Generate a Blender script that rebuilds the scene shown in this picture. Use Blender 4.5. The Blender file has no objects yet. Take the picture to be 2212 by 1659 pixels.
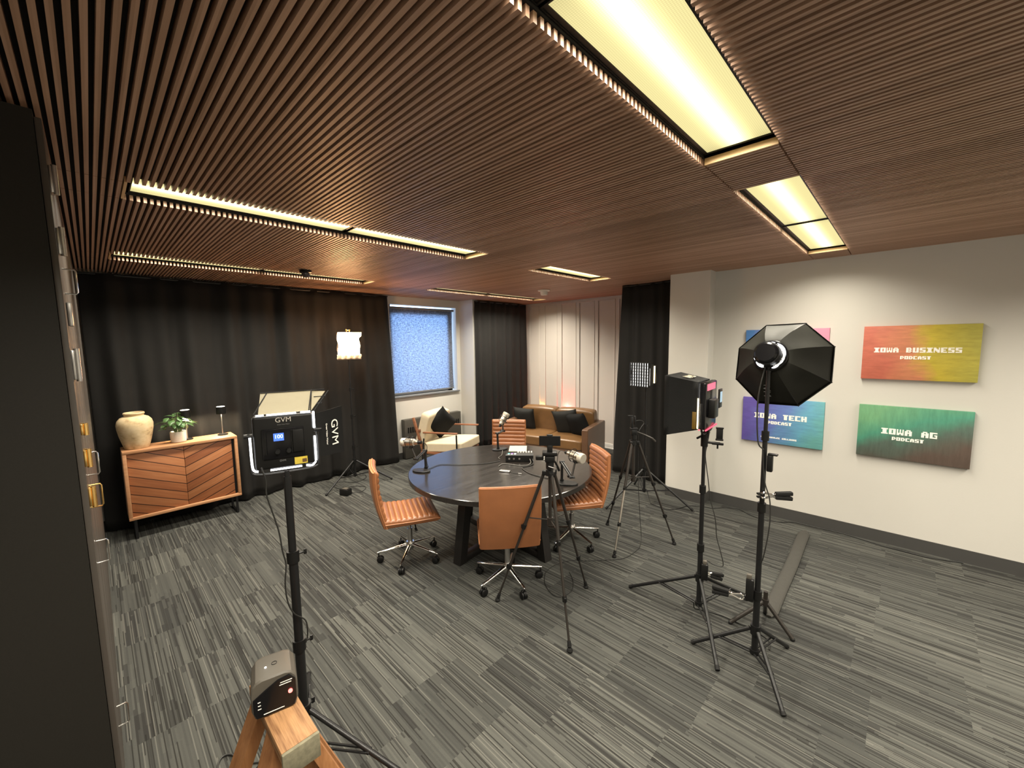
import bpy, bmesh, math, random
from mathutils import Vector, Matrix, Euler
random.seed(7)
PI=math.pi; R=math.radians
sc=bpy.context.scene; C=sc.collection
V=Vector
# ------------------------------------------------------------------ materials
MATS={}
def newmat(name):
    m=bpy.data.materials.new(name); m.use_nodes=True; nt=m.node_tree; b=nt.nodes['Principled BSDF']; return m,nt,b
def setc(b,col,rough=.5,metal=0,spec=.5):
    b.inputs['Base Color'].default_value=(*col,1); b.inputs['Roughness'].default_value=rough
    b.inputs['Metallic'].default_value=metal; b.inputs['Specular IOR Level'].default_value=spec
def mat(name,col,rough=.5,metal=0,var=.12,scale=30,spec=.5,bump=0,bscale=200,emit=None,es=0,coat=0):
    """procedural: base colour varied by noise, optional fine bump"""
    m,nt,b=newmat(name); setc(b,col,rough,metal,spec)
    tc=nt.nodes.new('ShaderNodeTexCoord')
    n=nt.nodes.new('ShaderNodeTexNoise'); n.inputs['Scale'].default_value=scale; n.inputs['Detail'].default_value=3
    nt.links.new(tc.outputs['Object'],n.inputs['Vector'])
    mx=nt.nodes.new('ShaderNodeMix'); mx.data_type='RGBA'
    mx.inputs['A'].default_value=(*[c*(1-var) for c in col],1); mx.inputs['B'].default_value=(*[min(1,c*(1+var)) for c in col],1)
    nt.links.new(n.outputs['Fac'],mx.inputs['Factor']); nt.links.new(mx.outputs['Result'],b.inputs['Base Color'])
    if bump:
        n2=nt.nodes.new('ShaderNodeTexNoise'); n2.inputs['Scale'].default_value=bscale
        nt.links.new(tc.outputs['Object'],n2.inputs['Vector'])
        bp=nt.nodes.new('ShaderNodeBump'); bp.inputs['Strength'].default_value=bump; bp.inputs['Distance'].default_value=.003
        nt.links.new(n2.outputs['Fac'],bp.inputs['Height']); nt.links.new(bp.outputs['Normal'],b.inputs['Normal'])
    if emit: b.inputs['Emission Color'].default_value=(*emit,1); b.inputs['Emission Strength'].default_value=es
    if coat: b.inputs['Coat Weight'].default_value=coat
    return m
def N(nt,t,**k):
    n=nt.nodes.new(t)
    for a,b in k.items(): setattr(n,a,b)
    return n
def math_(nt,op,a,b=None,c=None):
    n=N(nt,'ShaderNodeMath',operation=op)
    for i,x in enumerate((a,b,c)):
        if x is None: continue
        if isinstance(x,(int,float)): n.inputs[i].default_value=x
        else: nt.links.new(x,n.inputs[i])
    return n.outputs[0]
def mixc(nt,f,a,b):
    n=N(nt,'ShaderNodeMix',data_type='RGBA')
    for s,x in (('Factor',f),('A',a),('B',b)):
        if isinstance(x,tuple): n.inputs[s].default_value=(*x,1) if len(x)==3 else x
        elif isinstance(x,(int,float)): n.inputs[s].default_value=x
        else: nt.links.new(x,n.inputs[s])
    return n.outputs['Result']
def coords(nt,kind='Object'):
    tc=N(nt,'ShaderNodeTexCoord'); s=N(nt,'ShaderNodeSeparateXYZ'); nt.links.new(tc.outputs[kind],s.inputs[0])
    return s.outputs[0],s.outputs[1],s.outputs[2],tc.outputs[kind]
def comb(nt,x,y,z=0.0):
    n=N(nt,'ShaderNodeCombineXYZ')
    for i,v in enumerate((x,y,z)):
        if isinstance(v,(int,float)): n.inputs[i].default_value=v
        else: nt.links.new(v,n.inputs[i])
    return n.outputs[0]
def white(nt,vec):
    n=N(nt,'ShaderNodeTexWhiteNoise',noise_dimensions='3D'); nt.links.new(vec,n.inputs['Vector']); return n.outputs['Value']
def noise(nt,vec,scale,detail=3,rough=.5):
    n=N(nt,'ShaderNodeTexNoise'); n.inputs['Scale'].default_value=scale; n.inputs['Detail'].default_value=detail; n.inputs['Roughness'].default_value=rough
    nt.links.new(vec,n.inputs['Vector']); return n.outputs['Fac']
def scaled(nt,vec,s):
    n=N(nt,'ShaderNodeMapping'); n.inputs['Scale'].default_value=s; nt.links.new(vec,n.inputs['Vector']); return n.outputs[0]
def ramp(nt,f,stops):
    n=N(nt,'ShaderNodeValToRGB'); e=n.color_ramp.elements
    while len(e)<len(stops): e.new(.5)
    for el,(p,c) in zip(e,stops): el.position=p; el.color=(*c,1)
    nt.links.new(f,n.inputs[0]); return n.outputs[0]
def wood(name,c1,c2,axis='x',rough=.5,s=1.0,spec=.4):
    m,nt,b=newmat(name); setc(b,c1,rough,0,spec); x,y,z,o=coords(nt)
    st={'x':(1.2,22,22),'y':(22,1.2,22),'z':(22,22,1.2)}[axis]
    f=noise(nt,scaled(nt,o,tuple(v*s for v in st)),1.6,5,.6); f2=noise(nt,scaled(nt,o,tuple(v*s for v in st)),7,2)
    f=math_(nt,'ADD',math_(nt,'MULTIPLY',f,.7),math_(nt,'MULTIPLY',f2,.3))
    nt.links.new(ramp(nt,f,[(.32,c1),(.68,c2)]),b.inputs['Base Color']); return m
def emis(name,col,s):
    m=bpy.data.materials.new(name); m.use_nodes=True; nt=m.node_tree; nt.nodes.clear()
    o=N(nt,'ShaderNodeOutputMaterial'); e=N(nt,'ShaderNodeEmission'); e.inputs[0].default_value=(*col,1); e.inputs[1].default_value=s
    nt.links.new(e.outputs[0],o.inputs[0]); return m

def carpet_mat():
    m,nt,b=newmat('striped carpet tile'); setc(b,(.1,.1,.1),.95,0,.15)
    x,y,z,o=coords(nt)
    # tiles .5 m; each tile column is offset and has its own tone
    tx=math_(nt,'FLOOR',math_(nt,'DIVIDE',x,.5)); off=white(nt,comb(nt,tx,3.3)); ty=math_(nt,'FLOOR',math_(nt,'ADD',math_(nt,'DIVIDE',y,.5),off))
    tile=white(nt,comb(nt,tx,ty,5.0)); dens=white(nt,comb(nt,tx,ty,17.0))
    def bars(w,L,seed):
        cx=math_(nt,'FLOOR',math_(nt,'DIVIDE',x,w)); r=white(nt,comb(nt,cx,seed,math_(nt,'MULTIPLY',tile,7.0)))
        cy=math_(nt,'FLOOR',math_(nt,'ADD',math_(nt,'DIVIDE',y,L),math_(nt,'MULTIPLY',r,9.0)))
        return white(nt,comb(nt,cx,cy,seed+1.5)), r
    a,_=bars(.0215,.36,1.0); c,_=bars(.0098,.7,11.0); d,_=bars(.0055,1.1,21.0)
    v=math_(nt,'ADD',math_(nt,'MULTIPLY',tile,.40),math_(nt,'MULTIPLY',a,.18))
    v=math_(nt,'ADD',v,math_(nt,'MULTIPLY',c,.30))
    dark=math_(nt,'LESS_THAN',c,math_(nt,'MULTIPLY',dens,.38)); lite=math_(nt,'GREATER_THAN',d,.93); blk=math_(nt,'LESS_THAN',a,math_(nt,'MULTIPLY',dens,.28)); thin=math_(nt,'LESS_THAN',d,.12)
    fine=noise(nt,o,260,2); v=math_(nt,'ADD',v,math_(nt,'MULTIPLY',math_(nt,'SUBTRACT',fine,.5),.28))
    rib=math_(nt,'SINE',math_(nt,'MULTIPLY',y,2*PI/.006))
    col=ramp(nt,v,[(.10,(.034,.035,.033)),(.5,(.056,.057,.052)),(.9,(.086,.087,.078))])
    col=mixc(nt,math_(nt,'MULTIPLY',blk,.55),col,(.020,.0195,.019))
    col=mixc(nt,math_(nt,'MULTIPLY',dark,.55),col,(.019,.018,.017))
    col=mixc(nt,math_(nt,'MULTIPLY',thin,.75),col,(.013,.0125,.011))
    col=mixc(nt,math_(nt,'MULTIPLY',lite,.42),col,(.150,.147,.130))
    nt.links.new(col,b.inputs['Base Color'])
    bp=N(nt,'ShaderNodeBump'); bp.inputs['Strength'].default_value=.35; bp.inputs['Distance'].default_value=.004
    nt.links.new(noise(nt,o,420,2),bp.inputs['Height']); nt.links.new(bp.outputs['Normal'],b.inputs['Normal'])
    return m
def slat_mat():
    m,nt,b=newmat('walnut slats'); setc(b,(.2,.1,.07),.48,0,.5); x,y,z,o=coords(nt)
    cx=math_(nt,'FLOOR',math_(nt,'DIVIDE',x,.029)); r=white(nt,comb(nt,cx,1.0)); 
    g=noise(nt,scaled(nt,o,(60,2.2,60)),1.0,4)
    v=math_(nt,'ADD',math_(nt,'MULTIPLY',r,.45),math_(nt,'MULTIPLY',g,.55))
    nt.links.new(ramp(nt,v,[(.2,(.27,.160,.105)),(.55,(.385,.240,.165)),(.9,(.50,.325,.235))]),b.inputs['Base Color']); return m
def poster_mat(name,stops,ang,texstr,seed,streak=(1,6)):
    m,nt,b=newmat(name); setc(b,(.5,.5,.5),.55,0,.35); x,y,z,o=coords(nt)
    g=math_(nt,'ADD',math_(nt,'MULTIPLY',y,-math.cos(ang)/.80),math_(nt,'MULTIPLY',z,math.sin(ang)/.55)); g=math_(nt,'ADD',g,.5)
    n=noise(nt,scaled(nt,o,(1,2.5,3)),1.6+seed*.1,3); g=math_(nt,'ADD',g,math_(nt,'MULTIPLY',math_(nt,'SUBTRACT',n,.5),.35))
    col=ramp(nt,g,stops)
    t=noise(nt,scaled(nt,o,(1,streak[0]*3,streak[1]*3)),2.2,6,.65)
    t=math_(nt,'MULTIPLY',math_(nt,'SUBTRACT',t,.5),texstr); t=math_(nt,'ADD',t,1.0)
    mm=N(nt,'ShaderNodeVectorMath',operation='SCALE'); nt.links.new(col,mm.inputs[0]); nt.links.new(t,mm.inputs['Scale'])
    hs=N(nt,'ShaderNodeHueSaturation'); hs.inputs['Saturation'].default_value=.98; hs.inputs['Value'].default_value=.74; nt.links.new(mm.outputs[0],hs.inputs['Color']); nt.links.new(hs.outputs[0],b.inputs['Base Color']); return m
def chevron_mat(name,sgn):
    """planked door: grooves fall towards the meeting stile"""
    m,nt,b=newmat(name); setc(b,(.4,.2,.1),.45,0,.4); x,y,z,o=coords(nt)
    k=.43*sgn; f=math_(nt,'ADD',z,math_(nt,'MULTIPLY',x,k)); p=math_(nt,'DIVIDE',f,.098)
    idx=math_(nt,'FLOOR',p); fr=math_(nt,'FRACT',p)
    gr=math_(nt,'LESS_THAN',math_(nt,'ABSOLUTE',math_(nt,'SUBTRACT',fr,.5)),.455)
    r=white(nt,comb(nt,idx,sgn*3.0+7)); g=noise(nt,comb(nt,math_(nt,'MULTIPLY',x,3.0),y,math_(nt,'MULTIPLY',f,38.0)),1.0,5,.6)
    v=math_(nt,'ADD',math_(nt,'MULTIPLY',r,.35),math_(nt,'MULTIPLY',g,.65))
    col=ramp(nt,v,[(.25,(.19,.060,.022)),(.55,(.31,.115,.045)),(.8,(.40,.170,.072))])
    col=mixc(nt,gr,(.035,.013,.006),col)
    nt.links.new(col,b.inputs['Base Color'])
    bp=N(nt,'ShaderNodeBump'); bp.inputs['Strength'].default_value=.8; bp.inputs['Distance'].default_value=.004
    nt.links.new(gr,bp.inputs['Height']); nt.links.new(bp.outputs['Normal'],b.inputs['Normal']); return m
def leather(name,c,dark=.72):
    m,nt,b=newmat(name); setc(b,c,.34,0,.6); x,y,z,o=coords(nt)
    f=noise(nt,o,7,4,.6); nt.links.new(mixc(nt,f,tuple(v*dark for v in c),tuple(min(1,v*1.18) for v in c)),b.inputs['Base Color'])
    bp=N(nt,'ShaderNodeBump'); bp.inputs['Strength'].default_value=.18; bp.inputs['Distance'].default_value=.002
    nt.links.new(noise(nt,o,230,3),bp.inputs['Height']); nt.links.new(bp.outputs['Normal'],b.inputs['Normal']); return m
def vase_mat():
    m,nt,b=newmat('aged cream glaze'); setc(b,(.7,.6,.42),.75,0,.3); x,y,z,o=coords(nt)
    f=noise(nt,o,9,5,.6); f2=noise(nt,scaled(nt,o,(1,1,6)),22,3)
    v=math_(nt,'ADD',math_(nt,'MULTIPLY',f,.75),math_(nt,'MULTIPLY',f2,.25))
    nt.links.new(ramp(nt,v,[(.34,(.30,.20,.11)),(.45,(.55,.41,.23)),(.62,(.68,.54,.34))]),b.inputs['Base Color']); return m
def table_mat():
    m,nt,b=newmat('black stained oak'); setc(b,(.03,.025,.022),.3,0,.95); x,y,z,o=coords(nt)
    f=noise(nt,scaled(nt,o,(1.4,26,26)),2,5,.6)
    nt.links.new(ramp(nt,f,[(.3,(.010,.0085,.0075)),(.7,(.022,.018,.0155))]),b.inputs['Base Color'])
    rr=math_(nt,'ADD',math_(nt,'MULTIPLY',f,.16),.11); nt.links.new(rr,b.inputs['Roughness'])
    bp=N(nt,'ShaderNodeBump'); bp.inputs['Strength'].default_value=.05; bp.inputs['Distance'].default_value=.002
    nt.links.new(f,bp.inputs['Height']); nt.links.new(bp.outputs['Normal'],b.inputs['Normal']); return m
def shade_mat():
    m=bpy.data.materials.new('woven roller shade'); m.use_nodes=True; nt=m.node_tree; nt.nodes.clear()
    o=N(nt,'ShaderNodeOutputMaterial'); x,y,z,oc=coords(nt)
    f=noise(nt,scaled(nt,oc,(34,1,46)),1.0,4,.8); f2=noise(nt,scaled(nt,oc,(14,1,80)),1,2); f=math_(nt,'ADD',math_(nt,'MULTIPLY',f,.7),math_(nt,'MULTIPLY',f2,.3))
    col=ramp(nt,f,[(.40,(.06,.09,.13)),(.50,(.22,.29,.40)),(.60,(.44,.53,.68))])
    t=N(nt,'ShaderNodeBsdfTranslucent'); d=N(nt,'ShaderNodeBsdfDiffuse'); nt.links.new(col,t.inputs[0]); d.inputs[0].default_value=(.3,.31,.33,1)
    mx=N(nt,'ShaderNodeMixShader'); mx.inputs[0].default_value=.35; nt.links.new(t.outputs[0],mx.inputs[1]); nt.links.new(d.outputs[0],mx.inputs[2]); nt.links.new(mx.outputs[0],o.inputs[0]); return m
def lens_mat():
    """prismatic lamp lens: pale yellow glow, brighter along the tube, fine prism dots"""
    m=bpy.data.materials.new('prismatic lamp lens'); m.use_nodes=True; nt=m.node_tree; nt.nodes.clear()
    o=N(nt,'ShaderNodeOutputMaterial'); x,y,z,oc=coords(nt)
    d=math_(nt,'DIVIDE',math_(nt,'ABSOLUTE',y),.135); prof=math_(nt,'ADD',.70,math_(nt,'MULTIPLY',1.75,math_(nt,'EXPONENT',math_(nt,'MULTIPLY',math_(nt,'POWER',d,2.0),-10.0))))
    ed=math_(nt,'SUBTRACT',1.0,math_(nt,'POWER',math_(nt,'DIVIDE',math_(nt,'ABSOLUTE',x),.60),8.0)); ed=math_(nt,'ADD',math_(nt,'MULTIPLY',ed,.25),.75)
    vo=N(nt,'ShaderNodeTexVoronoi'); vo.inputs['Scale'].default_value=150; vo.inputs['Randomness'].default_value=.0; nt.links.new(oc,vo.inputs['Vector'])
    dots=math_(nt,'ADD',math_(nt,'MULTIPLY',math_(nt,'LESS_THAN',vo.outputs['Distance'],.38),.16),.88)
    s=math_(nt,'MULTIPLY',math_(nt,'MULTIPLY',prof,ed),dots)
    e=N(nt,'ShaderNodeEmission'); e.inputs[0].default_value=(1,.87,.40,1); nt.links.new(math_(nt,'MULTIPLY',s,LENS),e.inputs[1]); nt.links.new(e.outputs[0],o.inputs[0]); return m
LENS=1.15
M=dict(
 carpet=carpet_mat(), slat=slat_mat(),
 white=mat('painted wall',(.55,.535,.495),.8,var=.02,scale=3,bump=.1,bscale=90,spec=.3),
 panelw=mat('painted panelling',(.62,.57,.52),.6,var=.02,scale=4,spec=.4),
 trimw=mat('white trim paint',(.8,.78,.74),.5,var=.02),
 basebd=mat('charcoal rubber base',(.048,.047,.045),.55,var=.08,scale=8),
 plenum=mat('dark ceiling backing',(.012,.010,.009),.9,var=.2),
 blockwood=wood('pale lamp end wood',(.55,.36,.18),(.66,.45,.24),'y'),
 curtain=mat('black stage cloth',(.0115,.0108,.0100),.92,var=.2,scale=5,bump=.25,bscale=300,spec=.25),
 darkpaint=mat('dark brown laminate',(.015,.0135,.011),.6,var=.25,scale=260,spec=.3),
 doorpaint=mat('dark door laminate',(.07,.06,.052),.4,var=.08,scale=20,spec=.4),
 chrome=mat('chrome',(.85,.84,.82),.14,1,var=.03), steel=mat('brushed steel',(.55,.54,.53),.32,1,var=.06),
 brass=mat('brass',(.95,.62,.22),.25,1,var=.05),
 black=mat('black plastic',(.006,.006,.006),.42,var=.15,scale=40,spec=.28), blackm=mat('black metal',(.008,.008,.0085),.36,.0,var=.12,spec=.35),
 blackfab=mat('black nylon fabric',(.008,.008,.008),.75,var=.2,scale=12,bump=.3,bscale=150,spec=.2),
 sheen=mat('black coated softbox cloth',(.020,.020,.017),.55,var=.25,scale=6,bump=.5,bscale=9,spec=.10),
 greyfab=mat('grey woven fabric',(.034,.032,.027),.85,var=.15,scale=30,bump=.3,bscale=200),
 rubber=mat('black rubber',(.007,.007,.007),.7,var=.2,spec=.25),
 leather=leather('cognac leather',(.265,.100,.038)), leather_pipe=leather('cognac leather piping',(.40,.165,.068)),
 sofa=leather('caramel leather',(.17,.088,.034),.62), sofaside=leather('brown leather side',(.115,.060,.034)),
 cream=mat('cream upholstery',(.56,.475,.34),.85,var=.06,scale=14,bump=.35,bscale=240,spec=.2),
 walnut=wood('walnut frame',(.15,.055,.028),(.28,.12,.06),'y'),
 blackcush=mat('black velvet',(.010,.010,.010),.9,var=.2,scale=12,spec=.15), greycush=mat('charcoal velvet',(.017,.017,.016),.85,var=.2,scale=10,spec=.2),
 table=table_mat(), tableleg=wood('black stained leg',(.007,.0065,.006),(.014,.012,.011),'z'),
 sbframe=wood('acacia frame',(.34,.155,.07),(.47,.25,.125),'x'), chevL=chevron_mat('chevron planks falling right',1), chevR=chevron_mat('chevron planks rising right',-1),
 vase=vase_mat(), pot=mat('stone pot',(.58,.53,.45),.8,var=.12,scale=60,bump=.3), leaf=mat('glossy green leaf',(.075,.15,.05),.35,var=.45,scale=12),
 stem=mat('plant stem',(.12,.17,.06),.6), soil=mat('dark soil',(.03,.02,.014),.95,var=.4,scale=90),
 paper=mat('cream notebook paper',(.44,.40,.30),.7,var=.03), silver=mat('champagne microphone metal',(.56,.51,.42),.3,1,var=.05), grille=mat('microphone grille',(.50,.46,.39),.5,.7,var=.35,scale=700,bump=.6,bscale=900),
 lumber=wood('weathered lumber',(.11,.045,.016),(.40,.22,.10),'y',.6,1.9), lumberleg=wood('orange lumber leg',(.20,.08,.028),(.36,.17,.068),'z',.6,1.0), endgrain=mat('grey end grain',(.16,.145,.095),.8,var=.5,scale=70),
 boxgrey=mat('taupe power pack shell',(.080,.071,.058),.5,var=.06), glassb=mat('gloss black panel',(.005,.005,.006),.22,var=.1,spec=.3),
 cable=mat('black cable',(.012,.012,.011),.55,var=.1), greycable=mat('grey cable',(.10,.095,.085),.5,var=.1), tancable=mat('tan cable',(.35,.28,.18),.5,var=.1),
 heater=mat('bronze heater metal',(.075,.07,.06),.45,.4,var=.1), wframe=mat('grey window frame',(.20,.21,.22),.4,.4,var=.05),
 glass=None, shade=shade_mat(), lens=lens_mat(), det=mat('off white detector plastic',(.72,.68,.60),.5,var=.03), detd=mat('dark dome',(.05,.04,.04),.2,var=.1),
 tripod=mat('dark bronze tripod tube',(.026,.022,.019),.38,.3,var=.1), tripodl=mat('bright inner tube',(.50,.47,.42),.3,.9,var=.1),
 netting=mat('cream diffusion cloth',(.34,.30,.20),.8,var=.05),
 letter=mat('white lettering',(.86,.84,.78),.6,var=.01), greylet=mat('dim grey lettering',(.16,.16,.16),.6,var=.02), yellow=mat('yellow sticker',(.55,.42,.05),.5,var=.25,scale=60),
 screen=emis('lit blue display',(.10,.22,1.0),1.3), screent=emis('lit display digits',(.75,.9,1.0),2.2),
 led=emis('white panel light',(1,.97,.93),40), ledleak=emis('cool light leak',(.97,.98,1.0),4.5), warmled=emis('warm light leak',(1,.80,.45),3.2),
 redglow=emis('red rim light',(1,.10,.16),1.5), pinkglow=emis('pink display',(1,.22,.30),1.0), redled=emis('red status light',(1,.12,.10),5), whiteled=emis('white status light',(1,1,1),4),
 warmsheet=emis('glowing warm diffusion',(1,.52,.23),75), gridglow=emis('glowing softbox cloth',(1,.96,.90),3.0), octaglow=emis('octagon front cloth',(1,.93,.82),9), sbglow=emis('softbox front cloth',(1,.95,.88),6),
 lampdisc=emis('lamp disc',(1,.93,.75),8), lampdown=emis('lamp down light',(1,.82,.55),420), accentred=emis('red accent lamp',(1,.06,.05),1100), accentor=emis('orange accent lamp',(1,.36,.08),220),
 tealkey=emis('teal key light',(.1,1,.7),1.5), purplekey=emis('purple key light',(.55,.1,1),1.5), whitekey=emis('white key light',(1,1,.95),1.3),
)
m,nt,b=newmat('window glass'); setc(b,(1,1,1),.02); b.inputs['Transmission Weight'].default_value=1; b.inputs['IOR'].default_value=1.02; M['glass']=m
m,nt,b=newmat('honeycomb'); setc(b,(.02,.02,.02),.7); M['honey']=m
# ------------------------------------------------------------------ mesh helpers
def bm_(): return bmesh.new()
def box(bm,c,s,rot=None,bev=0,seg=2):
    g=bmesh.ops.create_cube(bm,size=1.0); vs=g['verts']
    for v in vs:
        p=V((v.co.x*s[0],v.co.y*s[1],v.co.z*s[2]))
        v.co=p
    if bev:
        es=list({e for v in vs for e in v.link_edges}); r=bmesh.ops.bevel(bm,geom=es,offset=bev,segments=seg,profile=.5,affect='EDGES')
        vs=list({v for f in r['faces'] for v in f.verts}|{v for v in vs if v.is_valid})
    for v in vs:
        p=v.co.copy()
        if rot is not None: p=rot@p
        v.co=p+V(c)
    return vs
def frame_from(d):
    d=d.normalized(); a=V((0,0,1)) if abs(d.z)<.95 else V((1,0,0)); x=a.cross(d).normalized(); y=d.cross(x); return x,y,d
def cyl(bm,p1,p2,r1,r2=None,seg=16,cap=True):
    p1,p2=V(p1),V(p2); r2=r1 if r2 is None else r2; x,y,_=frame_from(p2-p1)
    A=[bm.verts.new(p1+(x*math.cos(2*PI*i/seg)+y*math.sin(2*PI*i/seg))*r1) for i in range(seg)]
    B=[bm.verts.new(p2+(x*math.cos(2*PI*i/seg)+y*math.sin(2*PI*i/seg))*r2) for i in range(seg)]
    for i in range(seg): bm.faces.new((A[i],A[(i+1)%seg],B[(i+1)%seg],B[i]))
    if cap: bm.faces.new(A[::-1]); bm.faces.new(B)
def smoothpath(pts,n=6):
    P=[V(p) for p in pts]
    if len(P)<3: return P
    P=[P[0]*2-P[1]]+P+[P[-1]*2-P[-2]]; out=[]
    for i in range(1,len(P)-2):
        a,b,c,d=P[i-1:i+3]
        for k in range(n):
            t=k/n; out.append(.5*((2*b)+(c-a)*t+(2*a-5*b+4*c-d)*t*t+(3*b-a-3*c+d)*t**3))
    out.append(P[-2]); return out
def tube(bm,pts,r,seg=8,sm=0,closed=False):
    P=smoothpath(pts,sm) if sm else [V(p) for p in pts]; rings=[]; n=len(P); prev=None
    for i,p in enumerate(P):
        if closed: d=P[(i+1)%n]-P[i-1]
        else: d=(P[min(i+1,n-1)]-P[max(i-1,0)])
        if d.length<1e-9: d=V((0,0,1))
        d.normalize()
        if prev is None: x,y,_=frame_from(d)
        else:
            x=prev-d*prev.dot(d)
            if x.length<1e-6: x,_,_=frame_from(d)
            x.normalize(); y=d.cross(x)
        prev=x; rr=r[i] if isinstance(r,(list,tuple)) else r
        rings.append([bm.verts.new(p+(x*math.cos(2*PI*k/seg)+y*math.sin(2*PI*k/seg))*rr) for k in range(seg)])
    for a,b in list(zip(rings,rings[1:]))+([(rings[-1],rings[0])] if closed else []):
        for k in range(seg): bm.faces.new((a[k],a[(k+1)%seg],b[(k+1)%seg],b[k]))
    if not closed: bm.faces.new(rings[0][::-1]); bm.faces.new(rings[-1])
def lathe(bm,prof,c=(0,0,0),seg=32,rot=None):
    rings=[]
    for r,z in prof:
        if r<1e-5: rings.append([bm.verts.new(V((0,0,z)))])
        else: rings.append([bm.verts.new(V((r*math.cos(2*PI*i/seg),r*math.sin(2*PI*i/seg),z))) for i in range(seg)])
    for a,b in zip(rings,rings[1:]):
        for i in range(seg):
            j=(i+1)%seg
            if len(a)==1 and len(b)==1: continue
            if len(a)==1: bm.faces.new((a[0],b[j],b[i]))
            elif len(b)==1: bm.faces.new((a[i],a[j],b[0]))
            else: bm.faces.new((a[i],a[j],b[j],b[i]))
    for ring in rings:
        for v in ring:
            p=v.co.copy()
            if rot is not None: p=rot@p
            v.co=p+V(c)
def quad(bm,ps): bm.faces.new([bm.verts.new(V(p)) for p in ps])
def slab(bm,ps,t):
    """polygon ps given thickness t along its normal"""
    P=[V(p) for p in ps]; n=(P[1]-P[0]).cross(P[2]-P[0]).normalized()*t
    a=[bm.verts.new(p) for p in P]; b=[bm.verts.new(p+n) for p in P]; bm.faces.new(a[::-1]); bm.faces.new(b)
    for i in range(len(P)): bm.faces.new((a[i],a[(i+1)%len(P)],b[(i+1)%len(P)],b[i]))
def loft(bm,secs,closed=True,caps=True):
    rings=[[bm.verts.new(V(p)) for p in s] for s in secs]; n=len(rings[0])
    for a,b in zip(rings,rings[1:]):
        for k in range(n if closed else n-1): bm.faces.new((a[k],a[(k+1)%n],b[(k+1)%n],b[k]))
    if caps and closed: bm.faces.new(rings[0][::-1]); bm.faces.new(rings[-1])
def obj(name,bm,m,parent=None,ang=35,loc=None,rotz=None):
    bmesh.ops.recalc_face_normals(bm,faces=bm.faces[:])
    for e in bm.edges:
        if len(e.link_faces)==2 and e.calc_face_angle(0)>R(ang): e.smooth=False
    for f in bm.faces: f.smooth=True
    me=bpy.data.meshes.new(name); bm.to_mesh(me); bm.free(); me.materials.append(M[m] if isinstance(m,str) else m)
    o=bpy.data.objects.new(name,me); C.objects.link(o)
    if parent: o.parent=parent
    if loc: o.location=loc
    if rotz is not None: o.rotation_euler.z=rotz
    return o
def thing(name,label,cat,loc=(0,0,0),rotz=0,group=None):
    o=bpy.data.objects.new(name,None); C.objects.link(o); o.location=loc; o.rotation_euler=(0,0,rotz); o.empty_display_size=.1
    return tag(o,label,cat,group)
def tag(o,label,cat,group=None):
    o['label']=label; o['category']=cat
    if group: o['group']=group
    return o
def struct(name,bm,m,ang=35):
    o=obj(name,bm,m,ang=ang); o['kind']='structure'; return o
def dup(root,label,loc=None,rotz=None,group=None):
    r=root.copy(); C.objects.link(r); r['label']=label
    if loc: r.location=loc
    if rotz is not None: r.rotation_euler=(0,0,rotz)
    if group: r['group']=group
    for ch in list(root.children):
        c=ch.copy(); C.objects.link(c); c.parent=r
        for g in list(ch.children):
            d=g.copy(); C.objects.link(d); d.parent=c
    return r
def text_bm(body,size,bold=0,spacing=1.0):
    cu=bpy.data.curves.new('t','FONT'); cu.body=body; cu.size=size; cu.offset=bold; cu.align_x='CENTER'; cu.align_y='CENTER'; cu.space_character=spacing; cu.extrude=.0006
    o=bpy.data.objects.new('t',cu); C.objects.link(o); dg=bpy.context.evaluated_depsgraph_get(); dg.update()
    me=bpy.data.meshes.new_from_object(o.evaluated_get(dg)); bpy.data.objects.remove(o); bm=bmesh.new(); bm.from_mesh(me); return bm
def place(bm,mtx):
    bmesh.ops.transform(bm,matrix=mtx,verts=bm.verts[:]); return bm
GL={'A':"01110 11011 11111 11011 11011",'B':"11110 11011 11110 11011 11110",'C':"11111 11000 11000 11000 11111",'D':"11110 11011 11011 11011 11110",'E':"11111 11000 11110 11000 11111",'G':"11111 11000 11011 11001 11111",'H':"11011 11011 11111 11011 11011",'I':"11111 01110 01110 01110 11111",'K':"11011 11011 11110 11011 11011",'L':"11000 11000 11000 11000 11111",'M':"11011 11111 11111 10101 10101",'N':"11011 11111 11111 11111 11011",'O':"01111 11011 11011 11011 11110",'P':"11110 11011 11011 11110 11000",'S':"01111 11000 01110 00011 11110",'T':"11111 01110 01110 01110 01110",'U':"11011 11011 11011 11011 11110",'W':"10101 10101 11111 11111 01010",'Y':"11011 11011 01110 01110 01110",' ':"00000 00000 00000 00000 00000"}
GL.update({'A':"01110 11011 11111 11011 11011",'O':"11111 11011 11011 11011 11111",'D':"11110 11011 11011 11011 11110",'S':"11111 11000 11111 00011 11111",'N':"11001 11101 11111 10111 10011",'W':"10101 10101 10101 11111 11011",'U':"11011 11011 11011 11011 11111",'C':"11111 11000 11000 11000 11111"})
def block_text(body,h,x0,yc,zc):
    """blocky slab letters on the wall plane x=x0, reading towards -y, centred at yc"""
    bm=bm_(); u=h/5; w=u*.86; adv=w*5.75; total=adv*len(body)-w*.75; y=yc+total/2
    for ch in body:
        rows=GL[ch].split()
        for r,row in enumerate(rows):
            c=0
            while c<5:
                if row[c]=='1':
                    e=c
                    while e<5 and row[e]=='1': e+=1
                    ya,yb=y-c*w,y-e*w; za,zb=zc+h/2-r*u+u*.001,zc+h/2-(r+1)*u-u*.001
                    box(bm,(x0,(ya+yb)/2,(za+zb)/2),(.002,ya-yb,za-zb)); c=e
                else: c+=1
        y-=adv
    return bm
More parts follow.
